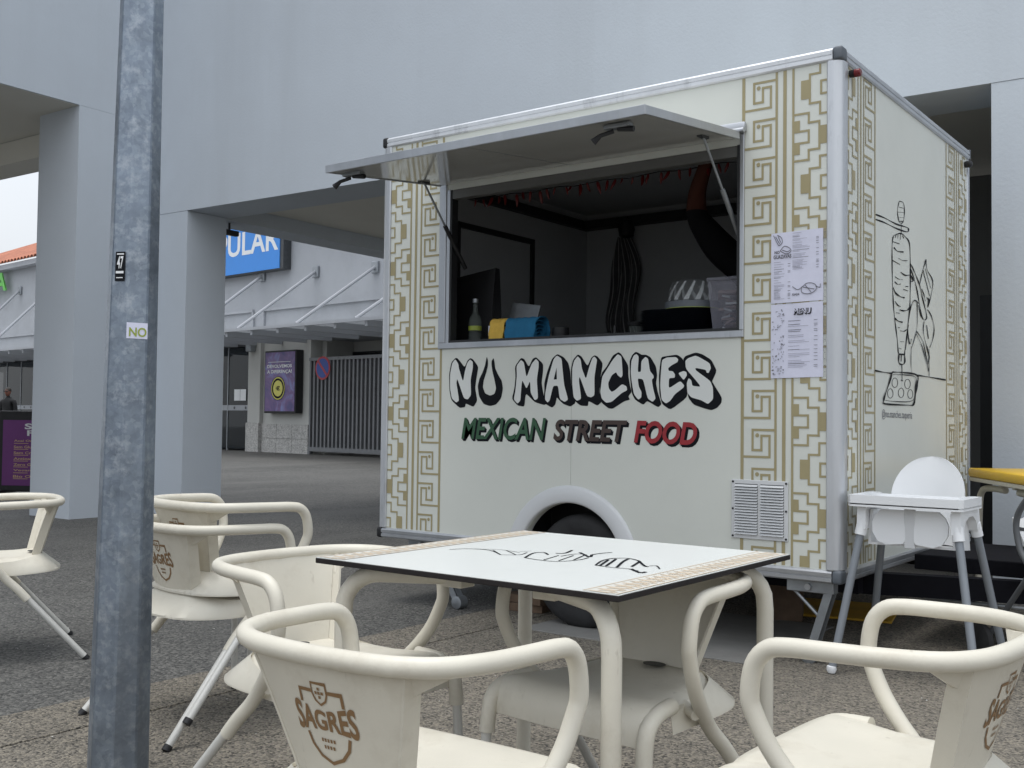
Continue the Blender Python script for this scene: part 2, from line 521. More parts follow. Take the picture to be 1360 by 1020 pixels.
def text2d(body, bold=0.0, shear=0.0):
    """outline of a word as 2D triangles, scaled to the unit box"""
    cu = bpy.data.curves.new('word', 'FONT')
    cu.body = body
    cu.offset = bold
    cu.shear = shear
    cu.resolution_u = 4
    ob = bpy.data.objects.new('word', cu)
    col.objects.link(ob)
    dg = bpy.context.evaluated_depsgraph_get()
    me = bpy.data.meshes.new_from_object(ob.evaluated_get(dg))
    vs_ = [(v.co.x, v.co.y) for v in me.vertices]
    fs_ = [tuple(p.vertices) for p in me.polygons]
    bpy.data.objects.remove(ob)
    bpy.data.curves.remove(cu)
    bpy.data.meshes.remove(me)
    xs = [p[0] for p in vs_]; ys = [p[1] for p in vs_]
    x0, x1, y0, y1 = min(xs), max(xs), min(ys), max(ys)
    return [((x - x0) / (x1 - x0), (y - y0) / (y1 - y0)) for x, y in vs_], fs_
def text_on(mb, body, fn, u0, u1, v0, v1, bold=0.0, shear=0.0):
    vs_, fs_ = text2d(body, bold, shear)
    return mb.add([fn(u0 + (u1 - u0) * a, v0 + (v1 - v0) * b) for a, b in vs_], fs_)

# ================================================================ GROUND
def struct(name, mb, m, smooth=None):
    return tag(mb.build(name, m, None, smooth), kind='structure')
g = MB()
g.add([(-90, -60, 0), (60, -60, 0), (60, 90, 0), (-90, 90, 0)], [(0, 1, 2, 3)])
struct('ground', g, 'asphalt')
pv = MB()
pv.box(-1.665, 9.0, -9.0, 2.20, -0.05, 0.006)
struct('pavement', pv, 'pavement')
pv = MB()
y = -9.0
for k in range(4):
    y1 = [-4.9, -0.55, 2.2, 2.2][k]
    if y1 - y > 0.01:
        pv.box(-2.0, -1.675, y + 0.004, y1 - 0.004, -0.05, 0.008, 0.003)
    y = y1
struct('pavement_edge_strip', pv, 'pavement')
sl = MB()
sl.box(-1.55, -0.35, -0.16, 0.9, 0.0, 0.012, 0.004)
struct('concrete_slab', sl, 'concrete')
# ================================================================ GREY BUILDING
FOLD = Vector((-8.30, 2.36, 0))
bld = thing('grey_building', FOLD, 'large grey rendered building with open ground floor on square piers behind trailer', 'building', rz=R_(2.0))
H1, H2, TOPZ = 3.2, 4.155, 13.0
mb = MB(); mb.box(0.0, 24, 0, 0.55, H1, TOPZ); mb.build('upper_wall', 'wall', bld)
mb = MB(); mb.box(0.0, 0.42, 0.5505, 8, H1, TOPZ); mb.build('upper_wall', 'wall', bld)
mb = MB(); mb.box(0.4205, 24, 0.5505, 8, H1 + 0.17, TOPZ); mb.build('upper_wall', 'wall', bld)
mb = MB(); mb.box(-7, -0.002, -16, 0.5, H2, TOPZ); mb.build('upper_wall', 'wall', bld)
mb = MB(); mb.box(-0.70, 0.0, -0.96, 0.55, 0, H2 - 0.003); mb.box(0.0, 0.49, 0.003, 0.52, 0, H1 - 0.003); mb.build('pier', 'wall', bld)
mb = MB(); mb.box(8.32, 22, 0.003, 0.6, 0, H1 - 0.003); mb.build('pier', 'wall', bld)
mb = MB(); mb.box(-0.44, 0.0, -16, -7.5, 0, H2 - 0.003); mb.build('pier', 'wall', bld)
mb = MB(); mb.box(-6.9, -0.701, -0.55, -0.15, H2 - 0.26, H2 - 0.004); mb.build('beam', 'soffit', bld)
mb = MB(); mb.box(0.43, 23, 0.56, 7.9, H1 + 0.164, H1 + 0.168); mb.build('ceiling', 'soffit', bld)
mb = MB(); mb.box(-6.9, -0.02, -15.9, -0.56, H2 - 0.006, H2 - 0.002); mb.build('ceiling', 'soffit', bld)
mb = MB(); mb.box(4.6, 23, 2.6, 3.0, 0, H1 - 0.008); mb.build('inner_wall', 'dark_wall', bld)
mb = MB(); mb.box(7.75, 8.25, 2.55, 2.597, 0, 2.15); mb.build('inner_door', 'inner_dark', bld)
mb = MB(); mb.tube([(0.30, 0.72, 3.198), (0.30, 0.72, 3.12)], 0.012, 8); mb.box(0.27, 0.33, 0.66, 0.84, 3.06, 3.12, 0.01); mb.build('security_camera', 'black', bld)

# ================================================================ SHOP ACROSS THE CAR PARK
Q1, Q2 = Vector((-25.35, 16.58, 0)), Vector((-17.98, 15.86, 0))
eX = (Q2 - Q1).normalized()
eN = Vector((eX.y, -eX.x, 0))           # outward (towards the camera)
def FP(x, y):                            # picture position on the facade -> (s, z) metres
    p = hit(x, y, Q1, eN)
    return (p - Q1).dot(eX), p.z
shop = thing('shop_building', Q1, 'white walled shop with blue sign, awning and red tiled roof across the car park', 'building', rz=math.atan2(eX.y, eX.x))
# local: x along facade, -y outwards
EAVE = 7.15
mb = MB(); mb.box(-30, 16, 0.0, 14, 3.25, EAVE); mb.build('upper_wall', 'shopwall', shop)
sd0, sd1 = FP(297, 560)[0] - 4.0, FP(333, 560)[0]
spl0, spl1 = FP(333, 560)[0], FP(349, 560)[0]
gx0, gx1 = FP(411, 560)[0], FP(511, 560)[0]
for bx_ in ((spl1, gx0, 0.0, 0.4), (gx0, gx1 + 6, 1.4, 1.7), (gx0 - 0.01, gx0 + 0.2, 0.41, 1.39), (-30, sd0 - 19.0, 0.0, 0.4)):
    mb = MB(); mb.box(*bx_, 0.0, 3.248); mb.build('lower_wall', 'shopgrey', shop)
mb = MB(); mb.box(spl0, spl1 - 0.003, -0.12, 0.3, 0.86, 3.246); mb.build('pilaster', 'shopgrey', shop)
mb = MB(); mb.box(spl0 - 0.03, spl1 + 0.002, -0.16, 0.3, 0.0, 0.857); mb.build('plinth_stone', 'stone', shop)
ns = 3
for k in range(ns):
    for r in range(2):
        a = spl1 + 0.006 + (gx0 - spl1) * k / ns; b = spl1 + (gx0 - spl1) * (k + 1) / ns - 0.006
        mb = MB(); mb.box(a, b, -0.05, -0.002, 0.0 + 0.42 * r, 0.42 * r + 0.41); mb.build('plinth_stone', 'stone', shop)
# glass shop front
lint = FP(315, 461)[1]
mb = MB(); mb.box(sd0 - 18.9, sd1 - 0.01, 0.02, 0.3, lint, 3.246); mb.build('lintel', 'dark_steel', shop)
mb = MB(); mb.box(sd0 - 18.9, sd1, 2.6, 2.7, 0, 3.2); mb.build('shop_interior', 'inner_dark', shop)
gw = (sd1 - sd0) / 4
for k in range(-13, 4):
    a = sd0 + gw * k + 0.02; b = sd0 + gw * (k + 1) - 0.02
    mb = MB(); mb.box(a, b, 0.08, 0.09, 0.05, lint - 0.02); pane = mb.build('glass_pane', 'glass', shop)
    mb = MB(); mb.box(b, b + 0.04, 0.06, 0.11, 0.0, lint - 0.002); mb.build('door_frame', 'steel', shop)
    zb0, zb1 = FP(315, 545)[1], FP(315, 538)[1]
    mb = MB(); mb.box(a, b, 0.07, 0.076, zb0, zb1); mb.build('glass_band', 'shopwall', shop)
    for q in range(2):
        xx = a + (b - a) * (0.27 + 0.46 * q)
        mb = MB(); mb.lathe([(0.045, 0.0), (0.045, 0.004)], 12, (xx, 0.062, (zb0 + zb1) / 2), 'Y'); mb.build('band_dot', 'dark_steel', shop)
for (x0, x1) in ((309, 316.5), (317, 324.5)):
    a, b = FP(x0, 525)[0], FP(x1, 525)[0]
    mb = MB(); mb.box(a, b, 0.055, 0.06, FP(315, 532)[1], FP(315, 517)[1]); mb.build('notice', 'white_paint', shop)
mb = MB(); mb.box(FP(338, 460)[0], FP(345, 460)[0], -0.32, -0.121, FP(340, 468)[1], FP(340, 456)[1], 0.03); mb.build('wall_lamp', 'steel', shop)
# upper wall mouldings
zm = FP(440, 403)[1]
mb = MB(); mb.box(FP(352, 405)[0], 16, -0.07, -0.002, zm - 0.03, zm + 0.05); mb.build('moulding', 'shopwall', shop)
mb = MB(); mb.box(-30, FP(338, 405)[0], -0.07, -0.002, zm - 0.03, zm + 0.05); mb.build('moulding', 'shopwall', shop)
for xx in (352, 338):
    s0 = FP(xx, 405)[0]
    mb = MB(); mb.box(s0 - 0.04, s0 + 0.04, -0.07, -0.003, 3.36, zm - 0.032); mb.build('moulding', 'shopwall', shop)
# awning with rafters and tie rods
AW = 2.6
mb = MB(); mb.box(-30, 16, -AW, -0.01, 3.30, 3.33); mb.build('awning_deck', 'poly', shop)
mb = MB(); mb.box(-30, 16, -AW - 0.06, -AW - 0.001, 3.27, 3.345); mb.build('awning_edge', 'shopwall', shop)
for k in range(30):
    xx = -20 + k * 1.15
    mb = MB(); mb.box(xx, xx + 0.09, -AW, -0.02, 3.15, 3.298); mb.build('rafter', 'shopwall', shop)
for px_, py_ in ((350, 367), (421, 361), (500, 355), (275, 378), (28, 386), (70, 384), (580, 350)):
    s0, z0 = FP(px_, py_)
    mb = MB(); mb.tube([(s0, -0.06, z0), (s0 - 0.15, -AW + 0.15, 3.36)], 0.045, 8); rod = mb.build('tie_rod', 'shopwall', shop, 40)
    mb = MB(); mb.box(s0 - 0.13, s0 + 0.13, -0.08, -0.002, z0 - 0.16, z0 + 0.16, 0.02); mb.build('anchor_plate', 'steel', rod)
# blue sign
a, b = FP(283, 340)[0] - 2.0, FP(387, 340)[0]
zt, zbm = FP(345, 300)[1], FP(345, 364)[1]
mb = MB(); mb.box(a, b, -0.28, -0.002, zbm, zt, 0.01); sg = mb.build('shop_sign', 'dark_steel', shop)
mb = MB(); mb.box(a + 0.02, b - 0.16, -0.3, -0.281, zbm + 0.03, zt - 0.03); mb.build('sign_face', 'blue_sign', sg)
fn = lambda u, v: Vector((u, -0.303, v))
mb = MB(); text_on(mb, 'PULAR', fn, FP(299, 335)[0] + 0.1, FP(381, 335)[0], FP(340, 340)[1], FP(340, 309)[1], 0.02); mb.build('lettering', 'white_paint', sg, fix=False)
# green letters
mb = MB(); text_on(mb, 'DA', fn, FP(-8, 375)[0], FP(18, 375)[0], FP(8, 388)[1], FP(8, 364)[1], 0.03)
vv = list(mb.v); ff = list(mb.f); mb.add([Vector(p) + Vector((0, 0.05, 0)) for p in vv], ff); mb.build('green_lettering', 'green_letter', shop, fix=False)
# roof
EV = FP(20, 358)[1]
mb = MB()
mb.box(-30, 16, -0.35, -0.003, EAVE - 0.22, EAVE - 0.02); mb.build('eave', 'shopwall', shop)
mb = MB()
nr = 150
for k in range(nr):
    x0 = -30 + 46 * k / nr; x1 = -30 + 46 * (k + 1) / nr
    prof = [(x0, 0.0), (x0 + (x1 - x0) * 0.2, 0.09), (x0 + (x1 - x0) * 0.5, 0.13), (x0 + (x1 - x0) * 0.8, 0.09), (x1, 0.0)]
    vs_ = []
    for (xx, h) in prof:
        vs_ += [(xx, -0.45, EAVE + h), (xx, 8.0, EAVE + 3.6 + h)]
    mb.add(vs_, [(2 * i, 2 * i + 2, 2 * i + 3, 2 * i + 1) for i in range(4)])
rf = mb.build('roof', 'tile', shop, 60, fix=False)
# poster case
a, b = FP(361, 508)[0], FP(403, 508)[0]
z0, z1 = FP(382, 549)[1], FP(382, 466)[1]
mb = MB(); mb.box(a, b, -0.26, -0.002, z0, z1, 0.02); pc = mb.build('poster_case', 'black', shop)
mb = MB(); mb.box(a + 0.05, b - 0.05, -0.268, -0.261, z0 + 0.06, z1 - 0.05); mb.build('poster', 'poster', pc)
fp = lambda u, v: Vector((a + 0.05 + u * (b - a - 0.1), -0.271, z0 + 0.06 + v * (z1 - z0 - 0.11)))
mb = MB(); text_on(mb, 'DEVOLVEMOS', fp, 0.07, 0.9, 0.735, 0.79, 0.025); text_on(mb, 'A DIFERENÇA!', fp, 0.07, 0.9, 0.63, 0.70, 0.025)
mb.rect(0.1, 0.85, 0.83, 0.838, fp); mb.build('lettering', 'white_paint', pc, fix=False)
circ = lambda r, n=28: [(0.45 + r * math.cos(2 * math.pi * k / n), 0.385 + 0.5 * r * math.sin(2 * math.pi * k / n)) for k in range(n)]
asp = (b - a) / (z1 - z0)
circ = lambda r, n=28: [(0.45 + r * math.cos(2 * math.pi * k / n), 0.385 + asp * r * math.sin(2 * math.pi * k / n)) for k in range(n)]
mb = MB(); mb.flat(circ(0.24), fp); mb.build('coin_rim', 'black_print', pc, fix=False)
fp2 = lambda u, v: fp(u, v) + Vector((0, -0.003, 0))
fp3 = lambda u, v: fp(u, v) + Vector((0, -0.006, 0))
mb = MB(); mb.flat(circ(0.16), fp2); mb.ribbon(circ(0.215), 0.02, fp2, True); mb.build('coin_face', 'coin', pc, fix=False)
mb = MB(); text_on(mb, '€', fp3, 0.38, 0.52, 0.35, 0.425, 0.03); mb.build('coin_mark', 'black_print', pc, fix=False)
# windows over the gate, recessed wall
for (x0, x1) in ((420, 466), (482, 520)):
    wa, wb = FP(x0, 468)[0], FP(x1, 468)[0]
    wz0, wz1 = FP(440, 480)[1] + 0.05, FP(440, 463)[1]
    mb = MB(); mb.box(wa, wb, 1.30, 1.396, wz0 - 1.9, wz1); w = mb.build('window_frame', 'black', shop)
    mb = MB(); mb.box(wa + 0.06, wb - 0.12, 1.28, 1.298, wz0 - 1.84, wz1 - 0.05); mb.build('pane', 'glass', w)
# gate with one bar each
gt = thing('bar_gate', Q1 + eX * ((gx0 + gx1) / 2), 'dark grey vertical bar gate closing the recess beside the poster case', 'gate', rz=math.atan2(eX.y, eX.x))
gh = (gx1 - gx0) / 2
gz0, gz1 = 0.09, FP(440, 474)[1]
mb = MB(); mb.box(-gh, gh, -0.05, 0.05, gz1 - 0.09, gz1); mb.build('top_rail', 'gate', gt)
mb = MB(); mb.box(-gh, gh, -0.05, 0.05, gz0, gz0 + 0.12); mb.build('bottom_rail', 'gate', gt)
mb = MB(); mb.box(-gh, -gh + 0.1, -0.06, 0.06, 0.0, gz0 - 0.002); mb.box(gh - 0.1, gh, -0.06, 0.06, 0.0, gz0 - 0.002); mb.build('ground_shoe', 'gate', gt)
nb = 19
first = None
for k in range(nb):
    xx = -gh + 0.06 + (2 * gh - 0.12) * k / (nb - 1)
    if first is None:
        mb = MB(); mb.box(-0.035, 0.035, -0.045, 0.045, gz0 + 0.121, gz1 - 0.091); first = o = mb.build('bar', 'gate', gt)
    else:
        o = first.copy(); col.objects.link(o)
    o.location = (xx, 0, 0)
mb = MB(); mb.box(-gh + 0.9, -gh + 2.2, 0.06, 0.09, 1.35, 1.6); mb.build('lock_plate', 'steel', gt)
# round no parking sign
sc_ = FP(431, 489)
rs = 0.33
sp = Q1 + eX * sc_[0] + eN * 0.066
ns_ = thing('no_parking_sign', (sp.x, sp.y, 0), 'round blue no parking sign with red rim in front of grey gate', 'road sign', rz=math.atan2(eX.y, eX.x))
mb = MB(); mb.box(-0.2, 0.2, 0.0155, 0.019, sc_[1] - 0.1, sc_[1] + 0.1); mb.build('bracket', 'gate', ns_)
mb = MB(); mb.lathe([(rs, 0.0), (rs, 0.015)], 32, (0, 0, sc_[1]), 'Y'); mb.build('red_disc', 'signred', ns_)
mb = MB(); mb.lathe([(rs * 0.82, -0.004), (rs * 0.82, -0.001)], 32, (0, 0, sc_[1]), 'Y'); mb.build('blue_face', 'signblue', ns_)
mb = MB(); mb.ribbon([(-rs * 0.58, rs * 0.58), (rs * 0.58, -rs * 0.58)], 0.07, lambda u, v: Vector((u, -0.007, sc_[1] + v))); mb.build('red_stripe', 'signred', ns_, fix=False)

# ================================================================ PURPLE BOARD SIGN
p = hit(38, 655, (0, 0, 0), (0, 0, 1))
bs = thing('poster_board', (p.x, p.y, 0), 'black framed board with purple health food poster beside the grey pier', 'board sign', rz=R_(32))
hgt = 1.08
mb = MB(); mb.box(-0.42, 0.42, -0.03, 0.03, 0.02, hgt, 0.015); mb.build('frame', 'black', bs)
mb = MB(); mb.box(-0.42, -0.30, -0.25, 0.25, 0.0, 0.04, 0.01); mb.box(0.30, 0.42, -0.25, 0.25, 0.0, 0.04, 0.01); mb.build('foot', 'black', bs)
mb = MB(); mb.box(-0.355, 0.355, -0.036, -0.031, 0.1, hgt - 0.12); mb.build('poster', 'purple', bs)
fb = lambda u, v: Vector((-0.355 + 0.71 * u, -0.038, 0.1 + (hgt - 0.22) * v))
mb = MB(); text_on(mb, 'S', fb, 0.42, 0.56, 0.86, 0.95, 0.03); text_on(mb, 'F', fb, 0.47, 0.59, 0.76, 0.845, 0.03); mb.build('heading', 'white_paint', bs, fix=False)
mb = MB()
for k, w_ in enumerate(('Acai Org', 'Sem Glu', 'Sem Cr', 'Antiox', 'Zero G', 'Vegan', 'Bio O')):
    v = 0.66 - 0.09 * k
    text_on(mb, w_, fb, 0.22, 0.62 if k == 0 else 0.56, v, v + 0.04, 0.015)
    mb.rect(0.22, 0.5, v - 0.02, v - 0.012, fb)
mb.build('list_text', 'cream_text', bs, fix=False)
# ================================================================ LAMP POLE
pl = thing('lamp_pole', (-1.128, -2.652, 0), 'galvanised faceted steel lamp pole with stickers beside stacked chairs', 'lamp pole', rz=R_(36.85 + 9))
mb = MB()
prof = [(0.0845 - 0.0105 * z, z) for z in (0.0, 0.9, 2.0, 3.5, 5.0)]
seg = 8
vs_, fs_ = [], []
for r, z in prof:
    for k in range(seg):
        for da in (-0.05, 0.05):
            a = 2 * math.pi * k / seg + da
            vs_.append((r * math.cos(a), r * math.sin(a), z))
n2 = seg * 2
for i in range(len(prof) - 1):
    for k in range(n2):
        fs_.append((i * n2 + k, i * n2 + (k + 1) % n2, (i + 1) * n2 + (k + 1) % n2, (i + 1) * n2 + k))
mb.add(vs_, fs_); mb.build('shaft', 'galv', pl)
tilt_ = Vector((0, 0, 1)).rotation_difference((RT * 0.0078 + Vector((0, 0, 1))).normalized())
pl.rotation_euler = (tilt_.to_matrix() @ Matrix.Rotation(R_(36.85 + 9), 3, 'Z')).to_euler()      # the pole leans very slightly
pl.location = Vector((-1.128, -2.652, 0)) - Vector((RT.x, RT.y, 0)) * 0.016
def pole_pt(px_, py_, lift=0.0):
    # point on the pole facing the camera at this picture position, in the pole's frame
    axis = Vector((-1.128, -2.652, 0)); v = (CAM - axis); v.z = 0; v.normalize()
    return hit(px_, py_, axis + v * (0.07 + lift), v)
def sticker(name, x0, x1, y0, y1, m, words, m2, yaw):
    c = pole_pt((x0 + x1) / 2, (y0 + y1) / 2)
    axis = Vector((-1.128, -2.652, 0))
    d = 3.05 / F_PX
    w_, h_ = (x1 - x0) * d, (y1 - y0) * d
    r = 0.0845 - 0.0105 * c.z
    v = (CAM - axis); ang = math.atan2(v.y, v.x) + yaw
    # the eight flats: centres at 22.5 deg steps in the pole frame
    loc = ang - R_(36.85 + 9)
    kf = round((loc - math.pi / 8) / (math.pi / 4))
    fa = kf * math.pi / 4 + math.pi / 8
    nrm = Vector((math.cos(fa), math.sin(fa), 0)); tan = Vector((-math.sin(fa), math.cos(fa), 0))
    ap = r * math.cos(math.pi / 8 - 0.05)
    wf = min(w_, 0.058)
    base = nrm * (ap + 0.0025)
    f0 = lambda u, v_: base + tan * (u - 0.5) * wf + Vector((0, 0, c.z + (v_ - 0.5) * h_)) - nrm * 0.0118 * (v_ - 0.5) * h_
    f1 = lambda u, v_: f0(u, v_) + nrm * 0.0012
    mb = MB(); mb.rect(0, 1, 0, 1, f0); st = mb.build(name, m, pl, fix=False)
    mb = MB()
    for (t, u0, u1, v0, v1) in words:
        if t == '#': mb.rect(u0, u1, v0, v1, f1)
        else: text_on(mb, t, f1, u0, u1, v0, v1, 0.02)
    mb.build(name + '_print', m2, pl, fix=False)
sticker('black_sticker', 146, 160, 333, 372, 'black_print', [('47', 0.2, 0.85, 0.42, 0.85), ('#', 0.15, 0.9, 0.9, 0.94), ('#', 0.1, 0.92, 0.26, 0.34), ('#', 0.15, 0.85, 0.1, 0.13)], 'white_paint', R_(-38))
sticker('torn_sticker', 183, 210, 429, 450, 'paper', [('NO', 0.12, 0.95, 0.12, 0.7)], 'lime', R_(28))
# ================================================================ FOOD TRAILER
TL, TD, TH = -2.68, 2.135, 2.3
tr = thing('food_trailer', (-1.34, 1.07, 0), 'pale grey box food trailer with gold border patterns and open serving hatch', 'food trailer', world_parts=True)
Z = lambda z: z + ZB
WX0, WX1, WZ0, WZ1 = -2.19, -0.46, 1.46, 2.305      # serving window opening
AC, AR = -1.368, 0.31                               # wheel arch
# front wall in four butted pieces round the window, arch cut out of the lower one
front = lambda u, v, d: Vector((u, d, v))
mb = MB(); mb.box(TL + 0.02, WX0, 0.0, 0.04, WZ0, Z(2.25)); mb.build('front_panel', 'panel', tr)
mb = MB(); mb.box(WX1, -0.02, 0.0, 0.04, WZ0, Z(2.25)); mb.build('front_panel', 'panel', tr)
mb = MB(); mb.box(WX0, WX1, 0.0, 0.04, WZ1, Z(2.25)); mb.build('front_panel', 'panel', tr)
zc = Z(-0.045)
a0 = math.asin((Z(0.05) - zc) / AR)
arc = [(AC + AR * math.cos(a0 + (math.pi - 2 * a0) * k / 28), zc + AR * math.sin(a0 + (math.pi - 2 * a0) * k / 28)) for k in range(29)]
XM = -1.3685
left = [(TL + 0.02, Z(0.05))] + [q for q in reversed(arc) if q[0] < XM] + [(XM - 0.0008, zc + AR), (XM - 0.0008, WZ0), (TL + 0.02, WZ0)]
right = [(XM + 0.0008, zc + AR)] + [q for q in reversed(arc) if q[0] > XM] + [(-0.02, Z(0.05)), (-0.02, WZ0), (XM + 0.0008, WZ0)]
mb = MB(); mb.prism(left, front, 0.0, 0.04); mb.build('front_panel', 'panel', tr)
mb = MB(); mb.prism(right, front, 0.0, 0.04); mb.build('front_panel', 'panel', tr)
mb = MB(); mb.box(-0.04, 0.0, 0.02, TD - 0.02, Z(0.05), Z(2.25)); mb.build('end_panel', 'panel', tr)
mb = MB(); mb.box(TL, TL + 0.04, 0.042, TD - 0.02, Z(0.05), Z(2.25)); mb.build('end_panel', 'panel', tr)
mb = MB(); mb.box(TL + 0.041, -0.041, TD - 0.04, TD, Z(0.05), Z(2.25)); mb.build('back_panel', 'panel', tr)
mb = MB(); mb.box(TL + 0.01, -0.01, 0.01, TD - 0.01, Z(2.252), Z(2.285)); mb.build('roof_panel', 'panel', tr)
mb = MB(); mb.box(TL + 0.041, -0.041, 0.0405, TD - 0.041, Z(2.18), Z(2.25)); mb.build('ceiling', 'inner', tr)
mb = MB()
mb.box(TL + 0.02, AC - 0.32, 0.03, TD - 0.02, Z(0.0), Z(0.05)); mb.box(AC + 0.32, -0.02, 0.03, TD - 0.02, Z(0.0), Z(0.05)); mb.box(AC - 0.32, AC + 0.32, 0.34, TD - 0.02, Z(0.001), Z(0.049)); mb.build('floor', 'inner', tr)
# inner lining (grey) and the wheel box
mb = MB(); mb.box(TL + 0.041, TL + 0.05, 0.05, TD - 0.05, Z(0.051), Z(2.178)); mb.build('inner_lining', 'inner', tr)
mb = MB(); mb.box(TL + 0.051, -0.041, TD - 0.06, TD - 0.042, Z(0.051), Z(2.178)); mb.build('inner_lining', 'inner', tr)
mb = MB(); mb.box(-0.06, -0.041, 0.042, TD - 0.062, Z(0.051), Z(2.178)); mb.build('inner_lining', 'inner', tr)
mb = MB(); mb.box(AC - 0.34, AC + 0.34, 0.33, 0.339, Z(-0.02), Z(0.36)); mb.box(AC - 0.34, AC + 0.34, 0.042, 0.329, Z(0.35), Z(0.36)); mb.box(AC - 0.345, AC - 0.341, 0.042, 0.33, Z(-0.02), Z(0.36)); mb.box(AC + 0.341, AC + 0.345, 0.042, 0.33, Z(-0.02), Z(0.36)); mb.build('wheel_box', 'inner_dark', tr)
# aluminium edge profiles
def rail_x(x0, x1, z0, z1, y=-0.012, name='edge_rail'):
    mb = MB()
    h = z1 - z0
    sec = [(0.05, z0), (y + 0.006, z0), (y, z0 + 0.006), (y, z0 + h * 0.36), (y + 0.004, z0 + h * 0.4), (y + 0.004, z0 + h * 0.46), (y, z0 + h * 0.5), (y - 0.001, z1 - 0.012), (y + 0.006, z1 - 0.003), (y + 0.016, z1), (0.05, z1)]
    mb.prism(sec, lambda u, v, d: Vector((d, u, v)), x0, x1)
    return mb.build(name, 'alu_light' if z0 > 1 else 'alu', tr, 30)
rail_x(TL + 0.002, -0.03, Z(TH - 0.056), Z(TH))
rail_x(TL + 0.002, AC - 0.345, Z(0.0), Z(0.055))
rail_x(AC + 0.345, -0.03, Z(0.0), Z(0.055))
def rail_y(y0, y1, z0, z1, xs=1, x=0.012):
    mb = MB(); h = z1 - z0
    sec = [(-0.05, z0), (x - 0.006, z0), (x, z0 + 0.006), (x, z0 + h * 0.36), (x - 0.004, z0 + h * 0.4), (x - 0.004, z0 + h * 0.46), (x, z0 + h * 0.5), (x, z1 - 0.012), (x - 0.006, z1 - 0.003), (x - 0.016, z1), (-0.05, z1)]
    if xs < 0: sec = [(TL - u, v) for u, v in sec]
    mb.prism(sec, lambda u, v, d: Vector((u, d, v)), y0, y1)
    return mb.build('edge_rail', 'alu', tr, 30)
for xs in (1, -1):
    rail_y(0.052, TD - 0.003, Z(TH - 0.056), Z(TH), xs)
    rail_y(0.052, TD - 0.003, Z(0.0), Z(0.055), xs)
# corner posts: round nosed
def corner(x, s):
    pts = []
    for k in range(9):
        a = math.pi / 2 * k / 8
        pts.append((x - s * 0.028 + s * 0.04 * math.cos(a), 0.028 - 0.04 * math.sin(a)))
    pts = [(x + s * 0.012, 0.062), (x + s * 0.008, 0.07), (x - s * 0.005, 0.07)] + [(x - s * 0.005, 0.03), (x - s * 0.03, 0.005)] + [(x - s * 0.055, 0.005), (x - s * 0.055, -0.008), (x - s * 0.05, -0.012)] + pts[::-1]
    mb = MB(); mb.prism(pts, lambda u, v, d: Vector((u, v, d)), Z(0.057), Z(TH - 0.058))
    return mb.build('corner_post', 'alu_mid', tr, 30)
corner(0.0, 1); corner(TL, -1)
for (x, s) in ((0.0, 1), (TL, -1)):
    for z0, z1 in ((Z(TH - 0.0565), Z(TH + 0.003)), (Z(-0.003), Z(0.056))):
        mb = MB(); mb.box(min(x + s * 0.0145, x - s * 0.029), max(x + s * 0.0145, x - s * 0.029), -0.0145, 0.051, z0, z1, 0.012, seg=3); mb.build('corner_cap', 'cap_grey' if s > 0 else 'black', tr, 40)
for zz in ((0.057, TH - 0.058),):
    mb = MB(); mb.box(-0.02, 0.008, TD - 0.03, TD + 0.01, Z(0.057), Z(TH - 0.058), 0.006); mb.build('corner_post', 'alu', tr, 30)
    mb = MB(); mb.box(-0.03, 0.0145, TD - 0.0025, TD + 0.012, Z(TH - 0.0565), Z(TH + 0.003), 0.005); mb.build('corner_cap', 'cap_grey', tr)
